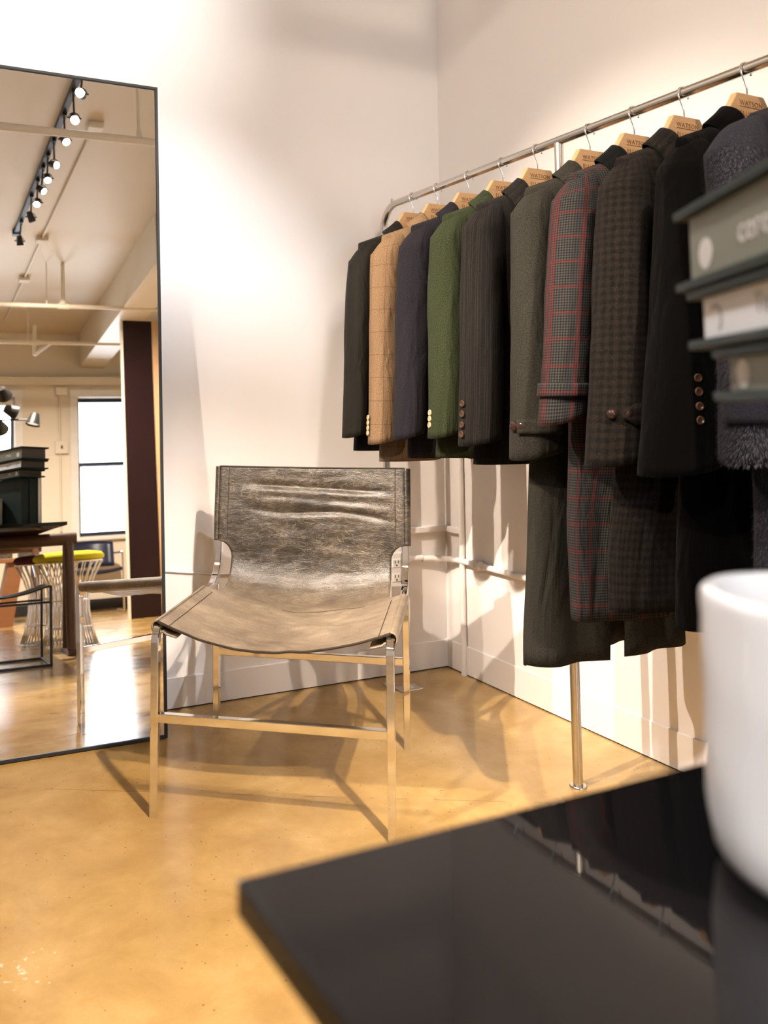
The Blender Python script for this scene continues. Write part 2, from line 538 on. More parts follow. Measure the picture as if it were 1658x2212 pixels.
struct(MB().box(-0.20, 0.10, YF, -4.0, 2.85, ZC).build('trim_1', M_cream), 'boxed ceiling beam above the clothes rack wall', 'beam')
struct(MB().box(XL, XR2, YF, YF + 0.12, 2.62, 2.71).build('trim_2', M_cream), 'pale ledge running above the windows', 'ledge')
# window wall with openings
WIN = [(0.17, 0.40), (-1.36, 0.40), (-2.89, 0.40)]
WZ0, WZ1 = 0.83, 2.48
mb = MB()
xs = [XL]
for c, h in sorted(WIN):
    xs += [c - h, c + h]
xs.append(XR2)
for i in range(0, len(xs), 2):
    mb.box(xs[i], xs[i + 1], YF - 0.25, YF, 0, ZC)
for c, h in WIN:
    mb.box(c - h, c + h, YF - 0.25, YF, 0, WZ0)
    mb.box(c - h, c + h, YF - 0.25, YF, WZ1, ZC)
struct(mb.build('wall_window', M_cream), 'cream wall with tall sash windows', 'wall')
WL = ['sash window with dark frame nearest the dark maroon panel', 'sash window half hidden behind the black pendant lamp heads',
      'sash window at the left end of the window wall']
for i, (c, h) in enumerate(WIN):
    w = sthing('window_%d' % (i + 1), WL[i], 'window', (c, YF, WZ0))
    b = MB()
    b.box(-h - 0.09, -h, 0, 0.03, -0.02, 1.74).box(h, h + 0.09, 0, 0.03, -0.02, 1.74).box(-h, h, 0, 0.03, 1.65, 1.74)
    b.build('casing', M_white, w)
    MB().box(-h - 0.11, h + 0.11, -0.10, 0.06, -0.05, -0.015).build('sill', M_white, w, bevel=0.004)
    mid = 0.84
    for nm, z0, z1, y in (('upper_sash', mid - 0.02, 1.65, -0.14), ('lower_sash', 0.0, mid + 0.03, -0.10)):
        s = MB()
        s.box(-h, -h + 0.035, y, y + 0.035, z0, z1).box(h - 0.035, h, y, y + 0.035, z0, z1)
        s.box(-h + 0.035, h - 0.035, y, y + 0.035, z0, z0 + 0.05).box(-h + 0.035, h - 0.035, y, y + 0.035, z1 - 0.045, z1)
        so = s.build(nm, M_navyframe, w)
        MB().box(-h + 0.035, h - 0.035, y + 0.014, y + 0.019, z0 + 0.05, z1 - 0.045).build('pane', M_glass, so)
    if i:
        MB().tube([(-h + 0.01, -0.03, 1.60), (h - 0.01, -0.03, 1.60)], 0.04, 16).build('roller_blind', M_white, w, True, 40)
    ar = bpy.data.lights.new('daylight_portal', 'AREA')
    ar.shape = 'RECTANGLE'; ar.size = 2 * h; ar.size_y = WZ1 - WZ0
    ar.cycles.is_portal = True
    ao = bpy.data.objects.new('daylight_portal', ar)
    COL.objects.link(ao)
    ao.location = (c, YF - 0.16, (WZ0 + WZ1) / 2); ao.rotation_euler = (R(90), 0, 0)
# baseboards
def base_prof(t, h):
    return [(0, 0.004), (t, 0.004), (t, h - 0.002), (t - 0.002, h), (0, h)]
struct(MB().prism([(-p[0], p[1]) for p in base_prof(0.006, 0.102)], 'x', XL, -0.006).build('baseboard_back', M_wall), 'flat white baseboard along the wall behind the chair', 'baseboard')
struct(MB().prism([(-p[0], p[1]) for p in base_prof(0.006, 0.105)], 'y', YW, 0).build('baseboard_right', M_wall), 'flat white baseboard under the clothes rack', 'baseboard')
struct(MB().prism([(YF + p[0], p[1]) for p in base_prof(0.015, 0.12)], 'x', XL, XR2).build('baseboard_front', M_black), 'dark baseboard under the windows', 'baseboard')
struct(MB().box(XL, -0.004, -0.0045, 0, 0, 0.004).box(-0.0045, 0, YW, 0, 0, 0.004).build('trim_3', M_gap), 'dark joint where floor meets the baseboards', 'trim')

# ------------------------------------------------------------------ conduits, outlet on the near walls
def hpipe(name, label, pts, r, material=M_wall, n=12, cat='pipe'):
    return tag(MB().tube(pts, r, n).build(name, material, None, True, 45), label, cat)
c = thing('conduit', 'white painted conduit running low around the room corner', 'conduit', (0, 0, 0.415))
pts = [(-0.205, -0.016, 0.004), (-0.12, -0.016, 0.004)] + arc((-0.12, -0.12), 0.104, 90, 0, 6, lambda x, y: (x, y, 0.0)) + [(-0.016, -1.6, -0.003)]
MB().tube(pts, 0.011, 12).build('pipe', M_wall, c, True, 45)
for y in (-0.20, -0.235):
    MB().tube([(-0.016, y - 0.012, 0), (-0.016, y + 0.012, 0)], 0.015, 12).build('coupling', M_wall, c, True, 45)
MB().box(-0.028, 0, -0.225, -0.21, -0.02, 0.02).build('strap', M_wall, c)
c = thing('raceway', 'white painted raceway with a square turn beside the corner', 'conduit', (0, 0, 0))
MB().box(-0.34, -0.006, -0.022, 0, 0.512, 0.534).build('horizontal_run', M_wall, c, bevel=0.003)
MB().box(-0.022, 0, -0.115, -0.0225, 0.512, 0.534).build('corner_run', M_wall, c, bevel=0.003)
hpipe('corner_pipe', 'thin white pipe rising in the room corner behind the rack', [(-0.012, -0.118, 0.0), (-0.012, -0.118, 1.25), (-0.006, -0.118, 1.28), (0.002, -0.118, 1.29)], 0.011)
hpipe('wall_cable', 'thin white cable running along the wall left of the chair', [(-1.6, -0.006, 0.46), (-1.15, -0.006, 0.452), (-0.95, -0.006, 0.425), (-0.7, -0.006, 0.415), (-0.29, -0.006, 0.405)], 0.0035, cat='cable')
c = thing('wall_outlet', 'white double socket outlet on the wall behind the chair', 'outlet', (-0.245, 0, 0.385))
MB().box(-0.04, 0.04, -0.03, 0, -0.062, 0.062).build('box', M_wall, c, bevel=0.004)
for z in (-0.026, 0.026):
    s = MB().box(-0.017, 0.017, -0.033, -0.0295, z - 0.015, z + 0.015).build('socket', M_white, c, bevel=0.002)
    for x in (-0.007, 0.007):
        MB().box(x - 0.0016, x + 0.0016, -0.0336, -0.0329, z - 0.001, z + 0.009).build('slot', M_black, s)
    MB().box(-0.003, 0.003, -0.0336, -0.0329, z - 0.011, z - 0.005).build('slot', M_black, s)
c = thing('floor_plate', 'small metal cover plate set in the floor below the raceway', 'floor plate', (-0.284, -0.155, 0))
MB().box(-0.045, 0.045, -0.03, 0.03, 0, 0.004).build('plate', M_nickel, c, bevel=0.001)
MB().box(-0.018, 0.018, -0.012, 0.012, 0.004, 0.006).build('lid', M_white, c, bevel=0.001)

# ------------------------------------------------------------------ leaning mirror
MB_ = V((-1.19235, -0.23195, 0))
EP, DL = R(1.7), R(5.05)
mir = thing('leaning_mirror', 'tall mirror with slim black frame leaning against the wall', 'mirror', (MB_.x, MB_.y, 0.003))
mir.rotation_euler = (-DL, 0, -EP)
MW, MH = 1.12, 2.075
# local: x to the left is negative, z up along the glass, glass front at y = 0 facing -y
fr = 0.008
MB().box(-MW + fr, -fr, -0.0005, 0.006, fr, MH - fr).build('mirror_glass', M_mirror, mir)
MB().box(-MW + fr, -fr, 0.0065, 0.018, fr, MH - fr).build('backing', M_black, mir)
b = MB()
b.box(-fr, 0, -0.006, 0.03, 0, MH).box(-MW, -MW + fr, -0.006, 0.03, 0, MH)
b.box(-MW + fr, -fr, -0.006, 0.03, 0, fr).box(-MW + fr, -fr, -0.006, 0.03, MH - fr, MH)
b.build('frame', M_frame, mir)

# ------------------------------------------------------------------ sling chair
ch = thing('sling_chair', 'chrome tube lounge chair with worn brown leather sling seat', 'chair', (-0.97931, -0.65105, 0), -0.646904)
HW, HD = 0.2885, 0.27396
SEC = 0.0195
RZ = 0.447          # rail centre height
def rail(off=0.0):
    """side rail centre line (depth, height) from the front leg bend to the top of the back"""
    pts = arc((0.035, RZ - 0.035), 0.035, 180, 90, 6, lambda x, y: (x, y))
    pts += [(0.2, RZ + 0.001), (0.36, RZ + 0.002), (0.455, RZ + 0.004)]
    pts += arc((0.470, RZ + 0.104), 0.100, 275, 355, 8, lambda x, y: (x, y))
    pts += [(0.578, 0.66), (0.588, 0.74), (0.596, 0.803)]
    return pts
RAIL = rail()
for sx in (-1, 1):
    x = sx * HW
    P = [(x, -HD, 0.0), (x, -HD, 0.2)] + [(x, -HD + d, z) for d, z in RAIL]
    MB().bar(P, (1, 0, 0), SEC, SEC).build('side_rail', M_chrome, ch, True, 35, 'chrome square tube, front leg, seat rail and back upright in one')
    MB().bar([(x, HD, 0), (x, HD, 0.1), (x, HD - 0.004, 0.452)], (1, 0, 0), SEC, SEC).build('rear_leg', M_chrome, ch, True, 35)
    MB().tube([(x, -HD + 0.583, 0.585), (x + sx * 0.0108, -HD + 0.583, 0.585)], 0.006, 10).build('screw', M_chrome, ch, True, 40)
MB().bar([(-HW + SEC / 2, -HD, 0.235), (HW - SEC / 2, -HD, 0.235)], (0, 1, 0), 0.0195, 0.021).build('front_stretcher', M_chrome, ch, True, 35)
MB().bar([(-HW + SEC / 2, HD, 0.246), (HW - SEC / 2, HD, 0.246)], (0, 1, 0), 0.0195, 0.021).build('rear_stretcher', M_chrome, ch, True, 35)

# leather: walk the rail from the front edge to the top of the back
def walk(pts, n):
    L = [0.0]
    for a, b in zip(pts, pts[1:]):
        L.append(L[-1] + math.hypot(b[0] - a[0], b[1] - a[1]))
    out = []
    for i in range(n):
        s = L[-1] * i / (n - 1)
        k = max(j for j in range(len(L)) if L[j] <= s + 1e-9)
        k = min(k, len(pts) - 2)
        t = (s - L[k]) / (L[k + 1] - L[k])
        a, b = pts[k], pts[k + 1]
        tg = V((b[0] - a[0], b[1] - a[1])).normalized()
        out.append((lerp(a[0], b[0], t), lerp(a[1], b[1], t), tg, s))
    return out, L[-1]
RP = [(0.012, RZ), (0.035, RZ)] + [q for q in RAIL if q[0] > 0.1]
NV = 150
WK, LT = walk(RP, NV)
S_RAIL = 0.415      # end of the seat sleeve along the rail
S_UP = 0.640        # start of the back sleeve along the rail
RT = SEC / 2 + 0.003
def inset(s):
    """how far the leather edge is cut in beside the rail"""
    if s <= S_RAIL:
        return 0.0
    if s >= S_UP:
        return 0.0
    a = math.sqrt(max(0, 1 - (1 - min(1, (s - S_RAIL) / 0.035)) ** 2))
    bq = math.sqrt(max(0, 1 - (1 - min(1, (S_UP - s) / 0.05)) ** 2))
    return 0.042 * min(a, bq)
NU = 61
def sheet(i, j):
    d, z, tg, s = WK[j]
    nx = V((-tg.y, tg.x))                      # towards the sitter
    q = inset(s)
    u = i / (NU - 1)
    x = lerp(-HW + q, HW - q, u)
    w = (1 - (2 * x / (2 * HW)) ** 2)
    back = smooth01(0.46, 0.62, s)
    sag = lerp(0.060, 0.030, back) * w
    # folds and creases
    zz = z
    f = 0.0
    xs_ = x / HW
    if back > 0:
        f += -0.007 * math.exp(-((zz - (0.742 - 0.012 * xs_)) / 0.009) ** 2) * smooth01(-0.85, -0.5, xs_) * (1 - smooth01(0.5, 0.95, xs_))
        f += 0.005 * math.exp(-((zz - (0.724 - 0.012 * xs_)) / 0.012) ** 2) * smooth01(-0.85, -0.4, xs_) * (1 - smooth01(0.5, 0.95, xs_))
        f += -0.009 * math.exp(-((zz - (0.668 - 0.020 * xs_ + 0.01 * sin(4 * xs_))) / 0.010) ** 2) * smooth01(-0.8, -0.3, xs_) * (1 - smooth01(0.6, 0.95, xs_))
        f += 0.006 * math.exp(-((zz - (0.690 - 0.020 * xs_)) / 0.013) ** 2) * smooth01(-0.8, -0.4, xs_) * (1 - smooth01(0.5, 0.95, xs_))
        f += 0.002 * noise.noise(V((x * 9, zz * 45, 1))) * w * back
    else:
        f += 0.004 * sin(9 * s * (1 + 0.5 * xs_) * 3 + 3 * xs_) * w * 0.7
    f += 0.0035 * noise.noise(V((x * 14, s * 18, 3))) * w
    f += 0.0015 * noise.noise(V((x * 30, s * 85, 9))) * w
    off = RT - sag + f
    p = V((d, z)) + nx * off
    return (x, -HD + p.x, p.y, x, s)
slm = MB().grid(NU, NV, sheet)
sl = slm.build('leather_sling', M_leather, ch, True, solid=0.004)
# sleeves wrapped round the rails
def sleeve(sx, s0, s1, name):
    idx = [j for j in range(NV) if s0 - 1e-6 <= WK[j][3] <= s1 + 1e-6]
    NA = 15
    def fn(i, k):
        d, z, tg, s = WK[idx[k]]
        nx = V((-tg.y, tg.x))
        if i < NA - 3:
            a = R(90 - 235 * i / (NA - 4)) if sx > 0 else R(90 + 235 * i / (NA - 4))
            rr = RT * (1.05 if abs(cos(a)) * abs(sin(a)) > 0.3 else 1.0) + 0.0025
            x = cos(a) * rr; h = sin(a) * rr
        else:
            t_ = (i - (NA - 4)) / 3
            x = -sx * lerp(0.008, 0.050, t_); h = -RT - 0.001 - 0.010 * t_
        p = V((d, z)) + nx * h
        return (sx * HW + x, -HD + p.x, p.y, sx * HW + i * 0.004, s)
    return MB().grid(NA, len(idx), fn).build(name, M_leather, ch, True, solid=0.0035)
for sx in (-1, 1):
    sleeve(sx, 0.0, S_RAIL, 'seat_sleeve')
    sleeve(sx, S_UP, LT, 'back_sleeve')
    for s0, s1 in ((0.0, S_RAIL - 0.03), (S_UP + 0.01, LT)):
        pts = []
        for j in range(NV):
            d, z, tg, s = WK[j]
            if s0 <= s <= s1:
                a = sheet(3 if sx < 0 else NU - 4, j)
                b2 = V((-tg.y, tg.x)) * 0.0032
                pts.append((a[0], a[1] + b2.x, a[2] + b2.y))
        MB().tube(pts, 0.0009, 5).build('stitching', M_stitch, ch, True)
# seam across the back of the seat and bound edges
def edge(js, is_, r, name):
    pts = []
    for j in js:
        for i in is_:
            a = sheet(i, j); d, z, tg, s = WK[j]
            b2 = V((-tg.y, tg.x)) * 0.002
            pts.append((a[0], a[1] + b2.x, a[2] + b2.y))
    return MB().tube(pts, r, 6).build(name, M_stitch, ch, True)
jm = min(range(NV), key=lambda j: abs(WK[j][3] - 0.405))
edge([jm], range(24, 50), 0.0012, 'seat_seam')
edge([0], range(NU), 0.0026, 'front_binding')
edge([NV - 1], range(NU), 0.0026, 'top_binding')

# ------------------------------------------------------------------ clothes rack
XRK, ZRK, RR = -0.3227, 1.7278, 0.0127
YFAR, YMID, YNEAR = -0.096, -1.0101, -2.05
rk = thing('clothes_rack', 'brushed metal tube clothes rack along the right wall', 'clothes rack', (XRK, YMID, 0))
BR = 0.085
pts = [(0, YFAR - YMID, 0.003), (0, YFAR - YMID, 0.8), (0, YFAR - YMID, ZRK - BR)]
pts += arc((YFAR - YMID - BR, ZRK - BR), BR, 0, 90, 10, lambda y, z: (0, y, z))[1:]
pts += [(0, y, ZRK) for y in (-0.3, 0.0, 0.3)][::-1][0:0]
pts += arc((YNEAR - YMID + BR, ZRK - BR), BR, 90, 180, 10, lambda y, z: (0, y, z))
pts += [(0, YNEAR - YMID, 0.8), (0, YNEAR - YMID, 0.003)]
MB().tube(pts, RR, 20).build('rail', M_nickel, rk, True, 45)
MB().tube([(0, 0, 0.003), (0, 0, ZRK - RR * 0.6)], RR, 20).build('post', M_nickel, rk, True, 45)
for y in (YFAR - YMID, 0, YNEAR - YMID):
    MB().lathe([(0.0, 0.006), (0.0205, 0.006), (0.022, 0.004), (0.022, 0.0), (0.0, 0.0)], 24, (0, y, 0)).build('foot', M_nickel, rk, True, 40)
MB().tube([(0, YFAR - YMID - 0.06, ZRK + 0.006), (0, YFAR - YMID - 0.06, ZRK + 0.022)], 0.005, 10).build('screw', M_nickel, rk, True, 40)

# ------------------------------------------------------------------ hangers
HY = [-0.293, -0.440, -0.608, -0.773, -0.924, -1.125, -1.273, -1.420, -1.582, -1.752]
HWORD = ['black olive jacket', 'tan windowpane jacket', 'navy flannel jacket', 'green wool jacket', 'charcoal pinstripe jacket',
         'long grey green overcoat', 'red and grey plaid coat', 'brown houndstooth tweed coat', 'plain black coat', 'dark navy fur coat']
T1 = text_mesh('WATSON', 0.0155, 0.0003, 'LEFT', 1.12)
T2 = text_mesh('ELLISON', 0.0155, 0.0003, 'LEFT', 1.12)
def hanger_meshes():
    pl = [(-0.043, 1.668), (0.043, 1.668), (0.072, 1.624), (0.080, 1.596), (0.125, 1.562), (0.180, 1.534), (0.205, 1.510), (0.202, 1.496), (0.185, 1.498),
          (0.130, 1.530), (0.060, 1.572), (-0.060, 1.572), (-0.130, 1.530), (-0.185, 1.498), (-0.202, 1.496), (-0.205, 1.510),
          (-0.180, 1.534), (-0.125, 1.562), (-0.080, 1.596), (-0.072, 1.624)]
    wood = MB().prism([(x, z - 1.5) for x, z in pl[::-1]], 'y', -0.008, 0.008)
    zc = ZRK + RR + 0.0022 - 0.0178
    hp = [(0, 0, 1.664), (0, 0, 1.684), (-0.004, 0, 1.695), (-0.0125, 0, 1.712)]
    hp += [(0.0178 * cos(R(a)), 0, zc + 0.0178 * sin(R(a))) for a in (196, 170, 145, 120, 95, 70, 45, 20, -8, -30)]
    wire = MB().tube([(x, y, z - 1.5) for x, y, z in hp], 0.0022, 8)
    return wood, wire
wood, wire = hanger_meshes()
hw_o = None
for i, y in enumerate(HY):
    h = thing('wooden_hanger', 'pale wood hanger carrying the ' + HWORD[i], 'hanger', (XRK, y, 1.5), 0.0, 'wooden hangers on the rail')
    if hw_o is None:
        hw_o = [wood.build('shoulder_bar', M_maple, h, bevel=0.0025), wire.build('hook', M_chrome, h, True, 50)]
        for me, z in ((T1, 0.141), (T2, 0.117)):
            o = bpy.data.objects.new('lettering', me); COL.objects.link(o); o.parent = h
            me.materials.append(M_etch)
            o.location = (-0.036, -0.0083, z); o.rotation_euler = (R(90), 0, 0)
            hw_o.append(o)
        for z, x1 in ((0.1375, 0.030), (0.1125, 0.030)):
            hw_o.append(MB().box(-0.036, x1, -0.0087, -0.008, z, z + 0.0009).build('underline', M_etch, h))
    else:
        for o in hw_o:
            share(o, h)

# ------------------------------------------------------------------ garments
RNG = random.Random(5)
def button_mesh(r=0.0085, dome=False):
    if dome:
        return MB().lathe([(0, 0.0), (r, 0.0), (r * 1.02, 0.003), (r * 0.8, 0.0075), (r * 0.4, 0.0095), (0, 0.010)], 16)
    return MB().lathe([(0, 0.0), (r, 0.0), (r, 0.002), (r * 0.86, 0.0034), (r * 0.66, 0.0034), (r * 0.55, 0.0022), (0, 0.0022)], 14)
BTN = {}
def add_button(parent, pos, nrm, material, r=0.0085, dome=False):
    k = (r, dome, material.name)
    q = V(nrm).to_track_quat('Z', 'Y')
    if k not in BTN:
        o = button_mesh(r, dome).build('button', material, parent, True, 40)
        BTN[k] = o
    else:
        o = share(BTN[k], parent)
    o.rotation_mode = 'QUATERNION'
    o.rotation_quaternion = q
    o.location = pos
    return o

def catmull(P, n):
    out = []
    m_ = len(P)
    for i in range(m_ - 1):
        p0, p1, p2, p3 = P[max(i - 1, 0)], P[i], P[i + 1], P[min(i + 2, m_ - 1)]
        for k in range(n):
            t = k / n
            out.append(0.5 * ((2 * p1) + (p2 - p0) * t + (2 * p0 - 5 * p1 + 4 * p2 - p3) * t * t + (3 * p1 - p0 - 3 * p2 + p3) * t ** 3))
    out.append(P[-1])
    return out

def garment(name, label, cat, y0, fab, hem=0.83, cuff=0.91, cx=-0.255, crx=0.047, cry=0.045, Wh=0.245, Ww=0.205, T=0.046,
            gl=0.012, gr=-0.012, rise=0.05, fold=0.006, yc=-0.03, vz=1.30, seed=0, collar=None, lapel=True, flap=True,
            vent=None, rz=0.0, drop=0.0, topx=-0.2, rtop=0.056, hem_back=0.0, Wsh=0.222, headz=1.482):
    g = thing(name, label, cat, (XRK, y0, hem - drop), rz, 'garments on the rack')
    ph = seed * 1.7
    NUb, NVb = 96, 44
    p_ = 0.72
    sgn = lambda q: -1.0 if q < 0 else 1.0
    dl_ = math.asin(max(-1, min(1, sgn(gl) * (abs(gl) / Wh) ** (1 / p_))))
    dr_ = math.asin(max(-1, min(1, sgn(gr) * (abs(gr) / Wh) ** (1 / p_))))
    a0, a1 = -pi / 2 + dl_, -2.5 * pi + dr_
    def ztop(x, front):
        ax = abs(x)
        z = 1.604 - (max(0, ax - 0.06)) * 0.37 - max(0, (ax - 0.215)) ** 2 * 12
        if front and ax < 0.065:
            z = vz + (1.598 - vz) * (ax / 0.065) ** 1.1
        return z
    def Wz(z):
        if z < 1.15:
            return lerp(Wh, Ww, smooth01(hem, 1.15, z))
        if z < 1.44:
            return lerp(Ww, 0.215, smooth01(1.15, 1.44, z))
        return lerp(0.212, Wsh, smooth01(1.44, 1.53, z))
    def body(i, j):
        u = i / (NUb - 1)
        a = a0 + (a1 - a0) * u
        t = j / (NVb - 1)
        t = 1 - (1 - t) ** 1.25
        ca, sa = cos(a), sin(a)
        front = sa < 0
        xn = sgn(ca) * abs(ca) ** p_
        xt = xn * Wsh
        zt = ztop(xt, front)
        hb = hem
        if front and rise:
            e = min(abs(xn * Wh - gl) if u < 0.5 else abs(xn * Wh - gr), 0.10) / 0.10
            hb += rise * (1 - e) ** 2.2
        if not front:
            hb += hem_back
        z = hb + t * (zt - hb)
        W = Wz(z)
        x = xn * W
        dt = zt - z
        f = 1.0 if dt > 0.075 else math.sqrt(max(0, 1 - (1 - dt / 0.075) ** 2))
        nk = 0.75 * (1 - smooth01(0.05, 0.10, abs(x)))
        Tt = T * lerp(1.0, 0.92, smooth01(hem, 1.4, z))
        y = Tt * sgn(sa) * abs(sa) ** 0.8 * max(f, nk)
        k = (1 - t) ** 1.1
        fd = fold * k * (sin(26 * x + ph + 1.5 * z) + 0.6 * sin(47 * x + 2 * ph))
        y += fd * (1 if not front else 0.8)
        x += 0.006 * k * sin(5 * z + ph) + 0.003 * noise.noise(V((z * 6, a, seed)))
        y += 0.004 * noise.noise(V((x * 9, z * 5, seed + 3)))
        if front and abs(x) < 0.06:
            y += -0.003 if u < 0.5 else 0.003
        return (x, y, z - hem, (u - 0.5) * 4.2 * W + 2, z)
    bmB = MB().grid(NUb, NVb, body)
    bo = bmB.build('body', fab, g, True, solid=0.003)
    # sleeves
    def sl_center(t, right=False):
        x = lerp(topx, max(cx, -0.235) if right else cx, t) - 0.010 * sin(pi * t)
        y = yc * smooth01(0.0, 1.0, t) - 0.012 * sin(pi * t)
        z = lerp(headz, cuff, t)
        return x, y, z
    def sl_rad(t, right=False):
        return lerp(rtop, min(crx, 0.06) if right else crx, smooth01(0, 1, t)), lerp(0.052, cry, smooth01(0, 1, t))
    NA, ND, NS = 36, 7, 40
    def sleeve_fn(sx):
        def fn(i, j):
            a = 2 * pi * i / NA
            if j < ND:
                phd = pi / 2 * (1 - j / ND)
                x, y, z = sl_center(0, sx > 0); rx, ry = sl_rad(0, sx > 0)
                k = cos(phd) ** 0.45 * 0.97 + 0.03; tlt = 0.42 * sin(phd) ** 0.6
                z += 0.066 * sin(phd); x += 0.022 * sin(phd)
                rx *= k; ry *= k * (1 - 0.35 * sin(phd)); t = 0
            else:
                t = (j - ND) / (NS - ND); tlt = 0.0
                x, y, z = sl_center(t, sx > 0); rx, ry = sl_rad(t, sx > 0)
            w = 1 + 0.05 * sin(3 * a + ph + 2.0 * z) * smooth01(0, 0.3, t) + 0.03 * noise.noise(V((cos(a) * 1.3, sin(a) * 1.3 + seed, z * 9)))
            el = 0.03 * sin(30 * z + 2 * cos(a)) * math.exp(-((t - 0.5) / 0.16) ** 2) * max(0, -sin(a))
            w += el
            px = x - rx * cos(a) * w
            py = y - ry * sin(a) * w
            dz = -0.012 * cos(a) * smooth01(0.9, 1, t) + tlt * (px - x)
            return (px if sx < 0 else -px, py, z + dz - hem, a * 0.055, z)
        return fn
    so = MB().grid(NA, NS + 1, sleeve_fn(-1), True)
    s1 = so.build('sleeve', fab, g, True, solid=0.003)
    s2 = MB().grid(NA, NS + 1, sleeve_fn(1), True).build('sleeve', fab, g, True, solid=0.003)
    def sp(z, deg, out=0.0):
        """point and normal on the room-side sleeve"""
        t = (headz - z) / (headz - cuff)
        x, y, zz = sl_center(t); rx, ry = sl_rad(t)
        a = R(deg)
        nr = V((-cos(a) / rx, -sin(a) / ry, 0)).normalized()
        return V((x - rx * cos(a), y - ry * sin(a), z - hem)) + nr * out, nr
    # collar
    cm = collar or fab
    st = [((-0.046, -0.052, 1.515), (-0.060, -0.060, 1.530), (-0.100, -0.058, 1.492)),
          ((-0.060, -0.034, 1.570), (-0.074, -0.040, 1.606), (-0.128, -0.040, 1.556)),
          ((-0.056, 0.008, 1.600), (-0.064, 0.004, 1.637), (-0.124, 0.010, 1.592)),
          ((-0.036, 0.040, 1.602), (-0.039, 0.043, 1.637), (-0.060, 0.062, 1.590)),
          ((0, 0.047, 1.600), (0, 0.051, 1.636), (0, 0.068, 1.584))]
    full = st + [tuple((-q[0], q[1], q[2]) for q in s_) for s_ in st[-2::-1]]
    rows = []
    for k in range(3):
        rows.append(catmull([V(s_[k]) for s_ in full], 5))
    prof = []
    for i in range(len(rows[0])):
        A_, B_, C_ = rows[0][i], rows[1][i], rows[2][i]
        prof.append([A_, A_.lerp(B_, 0.5), A_.lerp(B_, 0.9) + V((0, 0, 0.002)), B_.lerp(C_, 0.08) + V((0, 0, 0.002)), B_.lerp(C_, 0.5), C_])
    co = MB().grid(6, len(prof), lambda i, j: (*(prof[j][i] - V((0, 0, hem))), j * 0.012, i * 0.012)).build('collar', cm, g, True, solid=0.003)
    # lapels
    if lapel:
        for sx in (-1, 1):
            def lp(i, j):
                t = j / 12
                inner = V((lerp(-0.056, 0.004, t), 0, lerp(1.545, vz - 0.02, t)))
                if t < 0.12:
                    ox, oz = lerp(-0.098, -0.112, t / 0.12), lerp(1.490, 1.478, t / 0.12)
                else:
                    ox, oz = lerp(-0.112, -0.004, ((t - 0.12) / 0.88) ** 1.25), lerp(1.478, vz - 0.035, (t - 0.12) / 0.88)
                w = i / 4
                x = lerp(inner.x, ox, w); z = lerp(inner.z, oz, w)
                yv = -T - 0.010 - 0.006 * sin(pi * min(1, w + 0.15)) + 0.012 * (1 - t) * 0.5
                return (x * -sx, yv, z - hem, x, z)
            MB().grid(5, 13, lp).build('lapel', cm, g, True, solid=0.003)
    if flap:
        for sx in (-1, 1):
            def fp(i, j):
                x = lerp(-0.185, -0.065, i / 8)
                xn = abs(x) / Wz(1.0)
                sa = math.sqrt(max(0, 1 - xn ** (2 / p_)))
                return (x * -sx, -T * sa ** 0.8 - 0.012, lerp(1.035, 0.985, j / 3) - 0.006 * (j == 3) * abs(sin(pi * i / 8)) - hem, x, 0.3 + j * 0.015)
            MB().grid(9, 4, fp).build('pocket_flap', fab, g, True, solid=0.003)
    return g, sp, hem, (bmB, so)

def cuff_buttons(g, sp, zs, deg, material, r=0.0085, dz=0.0, dome=False):
    for k, z in enumerate(zs):
        pz, nr = sp(z, deg + dz * k, 0.003)
        add_button(g, pz, nr, material, r, dome)
def strap(g, sp, hem, z0, z1, d0, d1, fab, point=False, out=0.009):
    n = 16
    def fn(i, j):
        t = i / (n - 1)
        d = lerp(d0, d1, t)
        zz = lerp(z0, z1, j / 4)
        if point:
            k = min(1, t / 0.22)
            zm = (z0 + z1) / 2
            zz = zm + (zz - zm) * (0.25 + 0.75 * k)
        p, nr = sp(zz, d, out)
        return (p.x, p.y, p.z, d * 0.001, zz)
    return MB().grid(n, 5, fn).build('cuff_strap', fab, g, True, solid=0.005)

F1 = fabric('black_olive_wool', (0.020, 0.017, 0.011), nap=0.2, rough=0.7, k=0.42, spec=0.12)
F2 = fabric('tan_windowpane', (0.27, 0.165, 0.088), (0.38, 0.245, 0.14), 'windowpane', (0.055, 0.032, 0.018), k=0.66)
F3 = fabric('navy_flannel', (0.030, 0.028, 0.042), (0.085, 0.073, 0.088), k=0.26)
F4 = fabric('green_wool', (0.035, 0.055, 0.018), (0.115, 0.135, 0.070), k=0.34)
F5 = fabric('charcoal_pinstripe', (0.030, 0.026, 0.024), (0.055, 0.047, 0.043), 'pinstripe', (0.13, 0.12, 0.115), k=0.24)
F6 = fabric('grey_green_wool', (0.042, 0.041, 0.031), (0.125, 0.115, 0.090), k=0.27)
F7 = fabric('red_grey_plaid', (0.05, 0.047, 0.045), None, 'glen')
F8 = fabric('brown_houndstooth', (0.03, 0.022, 0.018), None, 'tweed', (0.080, 0.055, 0.041), k=0.17)
F9 = fabric('plain_black_wool', (0.0075, 0.0065, 0.006), (0.017, 0.014, 0.012), k=0.11, spec=0.015)
F9B = fabric('black_velvet', (0.005, 0.005, 0.006), (0.012, 0.012, 0.012), spec=0.05)
F10 = fabric('navy_fur_cloth', (0.012, 0.012, 0.018), (0.03, 0.03, 0.042))

